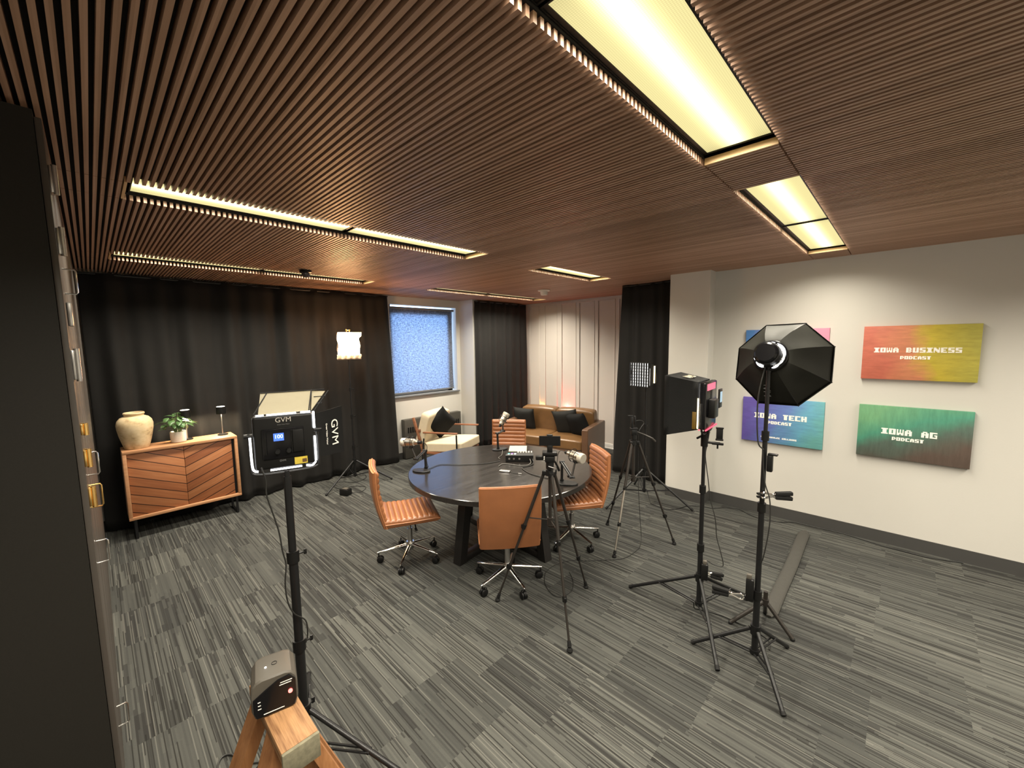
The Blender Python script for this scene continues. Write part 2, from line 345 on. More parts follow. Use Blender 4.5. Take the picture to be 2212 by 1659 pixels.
# ------------------------------------------------------------------ room
ZC=2.871; XW=5.362; XL=-.70; YB=6.37
bm=bm_(); box(bm,(2.4,1.5,-.05),(9.2,10.2,.1)); struct('floor',bm,'carpet')
rows=[(-1.95,-1.65),(.433,.735),(2.844,3.165),(5.06,5.37)]
opens={0:[(-.33,2.09),(2.57,5.0)],1:[(-.33,2.09),(2.57,4.97)],2:[(.2,2.64),(3.57,4.85)],3:[(.2,2.67),(3.66,6.22)]}
bm=bm_(); pitch=.029; w=.0148; hgt=.029
def isopen(r,x): return any(a-.004<x<b+.004 for a,b in opens[r])
i0=int(-1.45/pitch); i1=int(6.74/pitch)
for i in range(i0,i1):
    x=i*pitch; y=-2.95
    segs=[]
    for r,(a,b) in enumerate(rows):
        segs.append((y,a-.004))
        if not isopen(r,x): segs.append((a+.004,b-.004))
        y=b+.004
    segs.append((y,YB))
    for a,b in segs:
        if x>5.37 and b<2.2: continue
        if x>5.15: b=min(b,6.1)
        if x>5.37: a=max(a,2.2)
        if b-a<.01: continue
        box(bm,(x,(a+b)/2,ZC+hgt/2),(w,b-a,hgt))
box(bm,(2.4,1.7,ZC+.12),(9.2,9.6,.02))
struct('ceiling',bm,'slat',30)
bm=bm_()   # dark acoustic backing laid on the slats, cut out over the lamp rows
ys=[-3.05]+[v for r in rows for v in r]+[YB+.02]
for k in range(0,len(ys),2): box(bm,(2.6,(ys[k]+ys[k+1])/2,ZC+hgt+.006),(8.3,ys[k+1]-ys[k],.010))
for r,(a,b) in enumerate(rows):
    xs=[-1.5]+[v for o_ in opens[r] for v in o_]+[6.76]
    for k in range(0,len(xs),2): box(bm,((xs[k]+xs[k+1])/2,(a+b)/2,ZC+hgt+.006),(xs[k+1]-xs[k],b-a,.010))
struct('trim_1',bm,'plenum')
bm=bm_()   # pale wooden blocks closing the ends of each lamp opening
for r,(a,b) in enumerate(rows):
    for (xa,xb) in opens[r]:
        for xe,s in ((xa,-1),(xb,1)):
            box(bm,(xe+s*.006,(a+b)/2,ZC+.020),(.012,b-a-.004,.040)); cyl(bm,(xe-s*.0012,(a+b)/2,ZC+.018),(xe+s*.002,(a+b)/2,ZC+.018),.007,seg=12)
struct('trim_2',bm,'blockwood')
# walls
def wallbox(bm,x0,x1,y0,y1,z0=0,z1=ZC+.11): box(bm,((x0+x1)/2,(y0+y1)/2,(z0+z1)/2),(x1-x0,y1-y0,z1-z0))
bm=bm_(); wallbox(bm,XW,XW+.12,-3.05,2.18); wallbox(bm,5.17,XW+.02,1.70,2.18); wallbox(bm,XW+.1,6.87,2.08,2.18); struct('wall_right',bm,'white')
bm=bm_(); wx0,wx1,wz0,wz1=3.60,5.035,1.125,2.735
wallbox(bm,-1.5,wx0,YB,YB+.14); wallbox(bm,wx1,5.24,YB,YB+.14); wallbox(bm,wx0,wx1,YB,YB+.14,0,wz0); wallbox(bm,wx0,wx1,YB,YB+.14,wz1)
wallbox(bm,5.12,5.24,5.965,YB); wallbox(bm,5.24,6.87,6.10,6.24); struct('wall_back',bm,'white')
bm=bm_(); wallbox(bm,6.75,6.87,2.18,6.10)
py=[(5.675,5.94),(5.195,5.51),(4.725,5.075),(4.295,4.64),(3.853,4.215),(3.42,3.77),(2.98,3.33)]
prev=6.10
for a,b in py+[(2.2,2.2)]: wallbox(bm,6.738,6.752,b,prev,.09,ZC); prev=a
for a,b in py:
    wallbox(bm,6.738,6.752,a,b,2.815,ZC)
    for yy in (a,b): box(bm,(6.735,yy,1.45),(.012,.018,2.74),bev=.004)
    box(bm,(6.735,(a+b)/2,2.812),(.012,b-a,.018),bev=.004)
struct('wall_panelled',bm,'panelw')
bm=bm_(); wallbox(bm,-1.56,-1.44,-3.05,2.16); wallbox(bm,XL-.12,XL,2.16,YB); wallbox(bm,-1.5,XL,2.16,2.28); struct('wall_left',bm,'white')
bm=bm_(); wallbox(bm,-1.5,XW+.1,-3.12,-3.0); struct('wall_front',bm,'white')
bm=bm_(); bh=.122
wallbox(bm,XW-.010,XW,-3.0,1.70,0,bh); wallbox(bm,5.160,5.17,1.69,2.18,0,bh); wallbox(bm,5.16,XW,1.69,1.70,0,bh); struct('baseboard_right',bm,'basebd')
bm=bm_(); wallbox(bm,XL,5.12,YB-.010,YB,0,.11); wallbox(bm,5.11,5.12,5.965,YB,0,.11); struct('baseboard_back',bm,'basebd')
bm=bm_(); box(bm,(6.744,4.15,.05),(.022,3.9,.10),bev=.005); box(bm,(6.738,4.15,.012),(.03,3.9,.024),bev=.005); struct('baseboard_panelled',bm,'trimw')
# window
bm=bm_()
fw=.06
yw=YB+.09
for (x0,x1,z0,z1) in ((wx0,wx0+fw,wz0,wz1),(wx1-.19,wx1-.075,wz0,wz1-.045),(wx0,wx1-.075,wz0,wz0+.05),(wx0,wx1-.075,wz1-.16,wz1-.045)): box(bm,((x0+x1)/2,yw,(z0+z1)/2),(x1-x0,.05,z1-z0),bev=.004)
box(bm,((wx0+wx1)/2,YB-.012,wz0-.012),(wx1-wx0+.05,.06,.024),bev=.004)
wf=struct('window_1',bm,'wframe')
bm=bm_(); box(bm,((wx0+wx1)/2,yw+.01,(wz0+wz1)/2),(wx1-wx0-.004,.006,wz1-wz0-.004)); g=obj('pane',bm,'glass',wf)
t=thing('roller_shade','woven roller shade pulled down over the daylit window','window shade',(4.31,YB+.03,2.68))
bm=bm_(); ny=40; X0,X1,Z0,Z1=-.695,.655,-1.50,.0
nx=24; gv=[[bm.verts.new((X0+(X1-X0)*i/nx-(.02 if i==nx else 0)*abs(math.sin(PI*j/ny))*1.0,.004*math.sin(3*PI*j/ny)+.003*math.sin(i*.7),Z0+(Z1-Z0)*j/ny)) for i in range(nx+1)] for j in range(ny+1)]
for j in range(ny):
    for i in range(nx): bm.faces.new((gv[j][i],gv[j][i+1],gv[j+1][i+1],gv[j+1][i]))
obj('shade_cloth',bm,'shade',t)
bm=bm_(); cyl(bm,(X0,0,.0),(X1+.03,0,.0),.02,seg=20); obj('roller_tube',bm,'wframe',t)
bm=bm_(); box(bm,((X0+X1)/2,0,Z0-.008),(X1-X0,.014,.028),bev=.005); obj('hem_bar',bm,'wframe',t)
# ------------------------------------------------------------------ ceiling lamps
LT=[]
def lamp(xc,yc,L,label,grp='recessed ceiling lamps'):
    if not LT:
        t=thing('ceiling_lamp',label,'ceiling light',(xc,yc,ZC+.042),0,grp)
        bm=bm_(); Wd=.30
        for s in (-1,1): box(bm,(0,s*(Wd/2-.003),.03),(1.19,.006,.07)); box(bm,(s*.592,0,.03),(.006,Wd,.07))
        box(bm,(0,0,.066),(1.19,Wd,.004)); box(bm,(0,Wd/2-.012,.0),(1.19,.020,.005)); box(bm,(0,-Wd/2+.012,.0),(1.19,.020,.005)); obj('housing',bm,'black',t)
        bm=bm_(); box(bm,(0,0,.002),(1.175,.262,.004)); obj('lens',bm,'lens',t); LT.append(t)
    else:
        t=dup(LT[0],label,(xc,yc,ZC+.042),0,grp)
    t.scale=(L/1.19,1,1)
    return t
def lampname(k): pass
spec=[(.28,.584,1.18,'nearest ceiling lamp, its long bright lens running out of the top of the photo'),
(1.475,.584,1.19,'second ceiling lamp of the nearest row, whose end block shows a screw'),
(3.185,.584,1.16,'ceiling lamp before the poster wall, the longer looking of its pair of lenses'),
(4.375,.584,1.16,'ceiling lamp closest to the poster wall, small pale lens'),
(.815,3.004,1.19,'left lamp of the middle row, above the left side of the room'),
(2.03,3.004,1.19,'right lamp of the middle row, above the left leather chair'),
(4.21,3.004,1.25,'short single ceiling lamp above the sofa end of the table'),
(.82,5.215,1.20,'left lamp of the far row, above the wooden sideboard'),
(2.05,5.215,1.20,'right lamp of the far row, above the glowing warm light stand'),
(4.30,5.215,1.24,'far ceiling lamp in front of the window'),
(5.57,5.215,1.24,'farthest ceiling lamp, above the sofa and black curtain'),
]
POW=35
for (xc,yc,L,lab) in spec:
    lamp(xc,yc,L,lab)
    ld=bpy.data.lights.new('lamp light','AREA'); ld.shape='RECTANGLE'; ld.size=L*.95; ld.size_y=.25; ld.energy=POW*L*(.7 if (xc>4.3 and yc<1) else .8 if (xc>3 and yc<1) else 1); ld.color=(1,.92,.77); ld.spread=R(141)
    lo=bpy.data.objects.new('lamp_light',ld); C.objects.link(lo); lo.location=(xc,yc,ZC+.040)
for (xc,yc) in ((.28,-1.8),(1.475,-1.8),(3.2,-1.8),(4.4,-1.8)):   # unseen lamp row added behind the camera for ambient light
    ld=bpy.data.lights.new('lamp light','AREA'); ld.shape='RECTANGLE'; ld.size=1.14; ld.size_y=.25; ld.energy=POW*1.25; ld.color=(1,.92,.77); ld.spread=R(141)
    lo=bpy.data.objects.new('lamp_light',ld); C.objects.link(lo); lo.location=(xc,yc,ZC+.035)
t=thing('smoke_detector','small off white ceiling detector near the panelled wall','detector',(5.09,4.18,ZC))
bm=bm_(); lathe(bm,[(0,0),(.098,0),(.098,-.014),(.07,-.018),(0,-.018)],seg=32); obj('base',bm,'det',t)
bm=bm_(); lathe(bm,[(.06,-.018),(.058,-.055),(.05,-.078),(.0,-.08)],seg=32); obj('sensor_cup',bm,'det',t)
t=thing('dome_camera','dark round ceiling device between the two left lamp rows','ceiling device',(1.72,4.80,ZC))
bm=bm_(); lathe(bm,[(0,0),(.062,0),(.062,-.022),(.05,-.03),(0,-.03)],seg=24); obj('mount',bm,'black',t)
bm=bm_(); lathe(bm,[(.042,-.03),(.040,-.05),(.026,-.072),(0,-.078)],seg=24); obj('dome',bm,'detd',t)
# ------------------------------------------------------------------ curtains
def curtain(label,p0,p1,z0,z1,amp,n,flare=(0,0),seed=1,grp='black cloth curtains'):
    rnd=random.Random(seed); p0,p1=V((*p0,0)),V((*p1,0)); d=p1-p0; Ln=d.length; d.normalize(); nrm=V((-d.y,d.x,0))
    t=thing('curtain',label,'curtain',tuple((p0+p1)/2),0,grp); base=(p0+p1)/2
    ph=[rnd.uniform(0,6.28) for _ in range(8)]; fr=[n*rnd.uniform(.8,1.25) for _ in range(4)]
    nu=int(Ln*60); nv=26; bm=bm_(); G=[]
    for j in range(nv+1):
        v=j/nv; row=[]
        for i in range(nu+1):
            u=i/nu; s=u*Ln
            a=amp*(.40+.60*(1-v)**.8)
            off=a*(.55*math.sin(s*fr[0]*2*PI+ph[0]+.5*math.sin(s*1.3+ph[4]))+.35*math.sin(s*fr[1]*1.7*2*PI+ph[1]+v*1.2)+.25*math.sin(s*fr[2]*.43*2*PI+ph[2]))
            off+=amp*.18*math.sin(v*5+s*4+ph[5])*(1-v)
            fl=(flare[0]*(1-u)**6*-1+flare[1]*u**6)*(1-v)
            p=p0+d*(s+fl)+nrm*off; z=z0+(z1-z0)*v+.006*math.sin(s*9+ph[3])*(1 if j in (0,nv) else 0)
            row.append(bm.verts.new((p.x-base.x,p.y-base.y,z)))
        G.append(row)
    for j in range(nv):
        for i in range(nu): bm.faces.new((G[j][i],G[j][i+1],G[j+1][i+1],G[j+1][i]))
    o=obj('cloth',bm,'curtain',t,60); so=o.modifiers.new('thick','SOLIDIFY'); so.thickness=.003
    bm=bm_(); a,b_=p0-base,p1-base; cyl(bm,(a.x,a.y,z1-.012),(b_.x,b_.y,z1-.012),.012,seg=12); obj('rod',bm,'blackm',t)
    return t
curtain('wide black curtain covering the left wall behind the sideboard',(-.04,6.235),(3.50,6.235),.02,2.848,.080,3.0,(0,.10),3)
curtain('narrow black curtain between the window and the white panelling',(5.13,5.905),(6.56,5.905),.02,2.85,.045,4.2,(0,.03),8)
curtain('black curtain beside the white column, behind the gridded light',(5.56,3.06),(5.54,2.20),.02,2.86,.042,4.4,(.13,0),12)
# ------------------------------------------------------------------ dark cabinets on the left with latches and pulls
def cabinet(y0,y1,label,hardware):
    t=thing('storage_cabinet',label,'cabinet',(-.047,y0,0),0,'row of tall dark cabinets')
    d=y1-y0
    bm=bm_(); box(bm,(-.325,d/2,1.425),(.608,d-.004,2.85)); obj('body',bm,'darkpaint',t)
    for k in range(2):
        bm=bm_(); box(bm,(-.011,d*(.25+.5*k),1.43),(.018,d/2-.012,2.80),bev=.003); dr=obj('door',bm,'doorpaint',t)
        if k==0 and hardware:
            for z,hh,st in ((2.64,.10,'steel'),(2.43,.10,'steel'),(1.99,.12,'steel'),(1.75,.045,'brass'),(1.64,.07,'brass'),(1.49,.08,'brass')):
                bm=bm_(); cyl(bm,(.012,.035,z-hh/2),(.012,.035,z+hh/2),.008,seg=14); box(bm,(.002,.05,z),(.008,.05,hh*.9),bev=.002); obj('latch',bm,st,dr)
            for z,st in ((2.30,'chrome'),(1.60,'chrome'),(1.47,'brass'),(1.24,'chrome'),(.52,'chrome')):
                bm=bm_(); tube(bm,[(.0,.12,z+.045),(.030,.12,z+.045),(.034,.12,z+.038),(.034,.12,z-.038),(.030,.12,z-.045),(.0,.12,z-.045)],.0028,8); obj('pull_handle',bm,st,dr)
            bm=bm_(); box(bm,(.006,.16,2.18),(.014,.05,.09),bev=.003); obj('hasp',bm,'steel',dr)
    return t
cabinet(2.15,3.05,'tall dark cabinet closest to the camera, chrome latches and wire pulls down its edge',True)
cabinet(3.055,3.95,'tall dark cabinet just behind the nearest one, mostly hidden along the left edge',False)
cabinet(3.955,4.85,'tall dark cabinet third along the left edge, seen almost edge-on',False)
cabinet(4.855,5.75,'tall dark cabinet at the far end of the row beside the black curtain',False)
# ------------------------------------------------------------------ posters
def poster(yc,zc,label,mname,lines,frame_w=.772,frame_h=.512):
    t=thing('canvas_print',label,'poster',(XW-.0195,yc,zc),0,'podcast canvas prints')
    bm=bm_(); box(bm,(0,0,0),(.037,frame_w,frame_h),bev=.002); obj('canvas',bm,mname,t)
    for (s,h,dy,dz,mt) in lines:
        a_=h/5*.86*5.75; tot=a_*len(s); k=0
        for wd in s.split(' '):
            obj('lettering',block_text(wd,h,-.0195,dy+tot/2-a_*(k+len(wd)/2),dz),mt,t); k+=len(wd)+1
    return t
pb=poster_mat('red to yellow print',[(.18,(.62,.16,.10)),(.45,(.72,.27,.13)),(.60,(.66,.52,.05)),(.95,(.52,.47,.08))],.12,.8,1)
pg=poster_mat('green to brown print',[(.10,(.14,.10,.08)),(.40,(.11,.16,.13)),(.62,(.08,.33,.22)),(.95,(.16,.40,.20))],2.1,.7,3,(6,1))
pt=poster_mat('violet to teal print',[(.12,(.13,.09,.42)),(.45,(.13,.20,.55)),(.75,(.14,.42,.60)),(.97,(.16,.46,.45))],-.25,.7,5)
pu=poster_mat('blue to pink print',[(.15,(.08,.25,.62)),(.5,(.35,.25,.60)),(.8,(.86,.25,.42)),(.97,(.88,.28,.42))],.1,.4,7)
poster(-.092,1.901,'red and yellow canvas print reading IOWA BUSINESS PODCAST',pb,[('IOWA BUSINESS',.0455,.012,.026,'letter'),('PODCAST',.0300,.012,-.045,'letter')])
poster(-.098,1.129,'green and brown canvas print reading IOWA AG PODCAST',pg,[('IOWA AG',.0560,.020,.012,'letter'),('PODCAST',.0320,.022,-.055,'letter')])
poster(.950,1.118,'violet and teal canvas print reading IOWA TECH PODCAST',pt,[('IOWA TECH',.0570,.012,.055,'letter'),('PODCAST',.0340,.012,-.018,'letter'),('WITH KAYLEE WILLIAMS',.0175,.015,-.190,'letter')])
poster(.950,1.898,'blue and pink canvas print mostly hidden behind the octagonal softbox',pu,[])
# ------------------------------------------------------------------ round table
TC=V((2.87,2.955,0)); TR=.935; TH=.76
t=thing('round_table','large round black wooden table with angled trestle legs','table',tuple(TC))
bm=bm_(); lathe(bm,[(0,TH-.052),(TR-.012,TH-.052),(TR,TH-.046),(TR,TH-.004),(TR-.004,TH),(0,TH)],seg=128); obj('tabletop',bm,'table',t)
for k,a in enumerate((187,266)):
    for s in (0,PI):
        an=R(a)+s; dx,dy=math.cos(an),math.sin(an)
        rot=Matrix(((dx,-dy,0),(dy,dx,0),(0,0,1)))
        bm=bm_(); A=[(.675,0),(.585,0),(.47,.71),(.56,.71)]
        secs=[[rot@V((x,yy,z)) for x,z in A] for yy in (-.045,.045)]; loft(bm,secs); obj('leg',bm,'tableleg',t)
    an=R(a); dx,dy=math.cos(an),math.sin(an); rot=Matrix(((dx,-dy,0),(dy,dx,0),(0,0,1)))
    bm=bm_(); box(bm,(0,0,.03+.002*k),(1.18,.085,.06),rot,bev=.004); obj('floor_rail',bm,'tableleg',t)
    bm=bm_(); box(bm,(0,0,TH-.052-.03),(1.04,.085,.058),rot,bev=.004); obj('top_rail',bm,'tableleg',t)
bm=bm_(); box(bm,(0,0,.42),(.9,.05,.05),Matrix.Rotation(R(226),3,'Z')); obj('brace',bm,'tableleg',t)
# ------------------------------------------------------------------ leather task chairs (faces +Y)
def ribbed(profile_fn,W,name,parent,m,pipe):
    secs=[]
    xs=[-W/2,-W/2+.004,-W/2+.018,-W/2+.05]+[-W/2+.05+(W-.1)*k/6 for k in range(1,6)]+[W/2-.05,W/2-.018,W/2-.004,W/2]
    for x in xs:
        e=max(0,abs(x)-(W/2-.05))/.05
        secs.append([V((x,y,z)) for y,z in profile_fn(e,x)])
    bm=bm_(); loft(bm,secs); return obj(name,bm,m,parent,50)
def make_chair():
    t=thing('task_chair','','chair',(0,0,0),0,'cognac leather chairs around the round table')
    W=.485
    def seat_prof(e,x):
        sh=.012*e**6.0; up=[]; n=110
        for k in range(n+1):
            s=k/n; y=-.235+.475*s; z=.512-.012*math.sin(PI*s)+(-.034*max(0,(s-.80)/.2)**2)
            rib=.011*abs(math.sin(PI*s*10.0))**.55*(1-e**6); up.append((y,z-.008+rib-sh))
        lo=[(.252,.462-sh*.3),(.246,.438+sh*.3),(.21,.424+sh),(-.20,.428+sh),(-.240,.44+sh)]
        return up+lo
    ribbed(seat_prof,W,'seat',t,'leather',None)
    def bc(s):
        y=-.225-.075*s-.028*math.sin(PI*s); z=.432+.518*s; return y,z
    def back_prof(e,x):
        sh=.012*e**6.0; n=120; fr=[];bk=[]; cur=.030*(1-(2*x/W)**2)
        for k in range(n+1):
            s=k/n; y,z=bc(s); th=.030-(.012*max(0,(s-.93)/.07)**2)
            rib=.010*abs(math.sin(PI*s*10.0))**.55*(1-e**6)
            fr.append((y+th+rib-sh-cur*.6,z)); 
        for k in range(12,-1,-1):
            s=k/12; y,z=bc(s); bk.append((y-.022+sh*.6-cur*.6,z))
        return fr+bk
    ribbed(back_prof,W-.01,'backrest',t,'leather',None)
    # piping along both edges of back and seat
    bm=bm_()
    for sx in (-1,1):
        pts=[]
        for k in range(15):
            y,z=bc(k/14); pts.append((sx*(W/2-.004),y+.004,z))
        tube(bm,pts,.0055,6)
        tube(bm,[(sx*W/2,-.235,.470),(sx*W/2,0,.462),(sx*W/2,.18,.462),(sx*(W/2-.004),.246,.455)],.0055,6,4)
    y,z=bc(1); tube(bm,[(sx_*(W/2-.006),y+.003-.018*(1-(sx_)**2),z+.002) for sx_ in [-1+2*k/10 for k in range(11)]],.0055,6)
    obj('piping',bm,'leather_pipe',t)
    bm=bm_(); box(bm,(0,0,.412),(.17,.22,.035),bev=.008); box(bm,(0,-.03,.418),(.34,.05,.02),bev=.004); obj('tilt_mechanism',bm,'black',t)
    bm=bm_(); tube(bm,[(.05,.02,.405),(.16,.03,.395),(.215,.03,.372)],.006,8,4); box(bm,(.215,.03,.372),(.05,.024,.014),bev=.005); obj('lever',bm,'black',t)
    bm=bm_(); cyl(bm,(0,.06,.355),(0,.06,.40),.026,.032,seg=20); obj('tension_knob',bm,'black',t)
    bm=bm_(); cyl(bm,(0,0,.16),(0,0,.30),.024,seg=24); cyl(bm,(0,0,.30),(0,0,.405),.014,seg=20); obj('gas_lift',bm,'steel',t)
    bm=bm_(); lathe(bm,[(0,.095),(.028,.095),(.040,.115),(.040,.160),(.034,.172),(.0,.172)],seg=30); obj('hub',bm,'chrome',t)
    for k in range(5):
        a=R(72*k)
        bm=bm_(); secs=[]
        for s in (0,.25,.5,.75,.93,1):
            r=.030+.275*s; wv=.019-.008*s; z=.142-.048*s; h=.014-.005*s
            if s==1: wv*=.5; h*=.6
            secs.append([(r,wv*math.cos(q),z+h*math.sin(q)) for q in [2*PI*j/12 for j in range(12)]])
        loft(bm,secs); obj('base_arm',bm,'chrome',t,rotz=a)
        bm=bm_(); cyl(bm,(.292,0,.05),(.292,0,.09),.0065,seg=10); 
        for s in (-1,1):
            rr=Matrix.Rotation(PI/2,3,'X'); lathe(bm,[(0,-.010),(.022,-.010),(.030,-.006),(.030,.006),(.022,.010),(0,.010)],(.278,s*.016,.0305),20,rr)
        lathe(bm,[(.033,-.006),(.035,-.003),(.035,.003),(.033,.006)],(.278,0,.036),20,Matrix.Rotation(PI/2,3,'X')); box(bm,(.287,0,.048),(.026,.030,.014),bev=.004)
        obj('caster',bm,'black',t,rotz=a)
    return t
def phase(t,deg):
    rz=t.rotation_euler.z
    arms=[c for c in t.children if c.name.startswith(('base_arm','caster'))]
    cnt={'base_arm':0,'caster':0}
    for c in arms:
        k=c.name.split('.')[0]; c.rotation_euler.z=R(deg+72*cnt[k])-rz; cnt[k]+=1
c1=make_chair()
chairs=[((1.98,3.30),-114,149,'cognac leather chair on the left of the round table, seen from its side'),
((2.34,2.345),-39,108,'cognac leather chair nearest the camera, its smooth back towards us'),
((3.297,2.357),53,328,'cognac leather chair on the right of the table behind the phone tripod'),
((3.83,3.83),126,20,'cognac leather chair on the far side of the table, facing the camera')]
for k,((x,y),rz,ph,lab) in enumerate(chairs):
    if k==0: c=c1; c['label']=lab; c.location=(x,y,0); c.rotation_euler.z=R(rz)
    else: c=dup(c1,lab,(x,y,0),R(rz))
    phase(c,ph)
# ------------------------------------------------------------------ things on the table
ZT=TH
def mic(a,b,r,label):
    """a = capsule end, b = cable end"""
    a,b=V(a),V(b); L=(a-b).length; d=(a-b).normalized(); q=V((0,0,1)).rotation_difference(d)
    t=thing('microphone',label,'microphone',tuple(b),0,'podcast microphones'); t.rotation_mode='QUATERNION'; t.rotation_quaternion=q
    bm=bm_(); lathe(bm,[(0,0),(r*.55,0),(r*.62,L*.08),(r*.62,L*.2),(r*.86,L*.24),(r*.9,L*.30),(r*.9,L*.68),(r*.96,L*.70),(r*.96,L*.74),(0,L*.74)],seg=28); obj('body',bm,'silver',t)
    bm=bm_(); lathe(bm,[(r*.93,L*.74),(r,L*.77),(r,L*.96),(r*.96,L*.985),(r*.88,L),(0,L)],seg=28); obj('grille',bm,'grille',t)
    bm=bm_()
    for k in range(3):
        an=k*2.09; ox,oy=math.cos(an)*r*1.25,math.sin(an)*r*1.25; tube(bm,[(ox*.75,oy*.75,L*.2),(ox,oy,L*.3),(ox,oy,L*.7),(ox*.75,oy*.75,L*.8)],.0028,6)
    for zz in (.34,.62): tube(bm,[(r*1.28*math.cos(q_*PI/12),r*1.28*math.sin(q_*PI/12),L*zz) for q_ in range(24)],.003,6,0,True)
    obj('shock_mount',bm,'blackm',t)
    bm=bm_(); cyl(bm,(0,0,-.035),(0,0,.0),r*.34,r*.42,seg=16); obj('plug',bm,'black',t)
    return t
mic((2.085,3.555,1.075),(2.165,3.385,1.085),.042,'champagne podcast microphone at the left of the table, pointing left')
mic((3.50,3.475,1.185),(3.415,3.50,1.055),.043,'champagne podcast microphone tilted upwards before the far chair')
mic((2.862,1.925,1.045),(2.885,2.10,1.06),.045,'champagne podcast microphone at the right, its round end towards the right chair')
def micstand(base,ang,pole,arm,riser,label,br=.085):
    t=thing('microphone_stand',label,'microphone stand',(base[0],base[1],ZT),0,'desk microphone stands'); B=V((base[0],base[1],ZT))
    c,s=math.cos(ang),math.sin(ang); bm=bm_(); n=40; P=[]
    for k in range(n):
        q=2*PI*k/n; x,y=br*math.cos(q)*1.15,br*.72*math.sin(q); P.append((x*c-y*s,x*s+y*c))
    loft(bm,[[(x*.97,y*.97,.0) for x,y in P],[(x,y,.004) for x,y in P],[(x,y,.012) for x,y in P],[(x*.96,y*.96,.015) for x,y in P]]); obj('base',bm,'black',t)
    p0=V(pole[0])-B;p1=V(pole[1])-B
    bm=bm_(); cyl(bm,p0,p1,.013,.012,seg=18); cyl(bm,p0-V((0,0,.0)),p0+V((0,0,.02)),.018,seg=18); obj('pole',bm,'black',t)
    a0=V(arm[0])-B;a1=V(arm[1])-B
    bm=bm_(); off=(a1-a0).cross(V((0,0,1))).normalized()*.010
    cyl(bm,a0+off,a1+off,.008,seg=10); cyl(bm,a0-off,a1-off,.008,seg=10)
    for q in (a0,a1): cyl(bm,q-off*2.2,q+off*2.2,.013,seg=16)
    obj('arm',bm,'blackm',t)
    r0=V(riser[0])-B;r1=V(riser[1])-B
    bm=bm_(); cyl(bm,r0,r1,.010,.008,seg=14); box(bm,tuple(r1),(.03,.03,.03),bev=.006); obj('riser',bm,'tripod',t)
    bm=bm_(); cyl(bm,r0+V((.0,.03,0)),r0-V((0,.03,0)),.006,seg=10); cyl(bm,r0+V((0,.03,0)),r0+V((0,.042,0)),.014,.011,seg=12); obj('knob',bm,'black',t)
    return t
micstand((2.235,3.455),R(115),((2.30,3.47,ZT+.012),(2.315,3.50,.955)),((2.315,3.50,.95),(2.145,3.40,.92)),((2.145,3.40,.915),(2.13,3.455,1.035)),'black desk stand holding the left microphone over its oblong base')
micstand((3.345,3.45),R(-20),((3.33,3.465,ZT+.012),(3.33,3.475,.96)),((3.33,3.475,.96),(3.43,3.475,.975)),((3.43,3.475,.975),(3.435,3.49,1.06)),'black desk stand holding the upright far microphone')
micstand((2.915,2.135),R(-60),((2.92,2.20,ZT+.012),(2.925,2.20,.955)),((2.925,2.20,.95),(2.81,2.01,.88)),((2.81,2.01,.88),(2.865,2.01,1.01)),'black desk stand holding the right microphone behind the tripod')
t=thing('audio_mixer','grey audio interface with coloured lit keys in the middle of the table','audio mixer',(3.225,3.01,ZT),R(-49))
bm=bm_(); sec=[(-.125,0),(.125,0),(.125,.042),(-.115,.070),(-.125,.066)]; loft(bm,[[(x,y,z+.004) for y,z in sec] for x in (-.15,.15)]); obj('case',bm,'black',t)
for k in range(3):
    for j,mm in enumerate(('whitekey','tealkey' if k==0 else 'purplekey' if k==1 else 'whitekey')):
        bm=bm_(); box(bm,(-.12+.035*k,-.06+.04*j,.067-.004*j*1.2),(.022,.022,.008),bev=.002); obj('key',bm,mm,t)
for k in range(6):
    bm=bm_(); cyl(bm,(-.02+.03*k,.06,.052),(-.02+.03*k,.06,.069),.009,.008,seg=14); obj('knob',bm,'letter',t)
for k,x in enumerate((-.11,-.06,.0,.05,.08,.11)):
    bm=bm_(); cyl(bm,(x,-.125,.036),(x,-.131,.036),.0105,seg=16); obj('socket',bm,'steel' if k<3 else 'black',t)
t=thing('notebook','closed cream notebook lying behind the audio mixer','notebook',(3.49,3.285,ZT),R(-49))
bm=bm_(); box(bm,(0,0,.007),(.205,.25,.012),bev=.002); obj('pages',bm,'paper',t)
bm=bm_(); box(bm,(0,0,.0145),(.21,.255,.002)); box(bm,(-.1055,0,.008),(.002,.255,.014)); obj('cover',bm,'paper',t)
t=thing('hub_adapter','small silver hub adapter with a short plug lead on the table','adapter',(2.79,2.81,ZT),R(-68))
bm=bm_(); box(bm,(0,0,.008),(.11,.05,.014),bev=.004); obj('body',bm,'steel',t)
bm=bm_(); tube(bm,[(.055,0,.008),(.10,-.02,.006),(.15,-.02,.006)],.003,6,4); obj('lead',bm,'cable',t)
bm=bm_(); box(bm,(.168,-.021,.006),(.035,.012,.008),bev=.002); obj('plug',bm,'steel',t)
t=thing('charging_cable','coiled white charging cable beside the mixer behind the phone','cable',(3.41,2.79,ZT))
bm=bm_(); tube(bm,[(.06*math.cos(k*.5)*(1+.1*math.sin(k)),.035*math.sin(k*.5),.004+.0006*k) for k in range(26)],.003,6); obj('coil',bm,'letter',t)
def cable(pts,label,r=.004,m='cable',name='cable',cat='cable',grp=None,sm=5):
    bm=bm_(); P=[V(p) for p in pts]; o0=P[0].copy(); tube(bm,[p-o0 for p in P],r,8,sm); o=obj(name,bm,m,None,60); o.location=o0; return tag(o,label,cat,grp)
zt=ZT+.006
cable([(2.325,3.455,zt),(2.467,3.49,zt),(2.527,3.45,zt),(2.60,3.355,zt),(2.724,3.237,zt),(2.86,3.14,zt),(3.0,3.10,zt)],'black cable running over the table from the left microphone stand','.004' and .004)
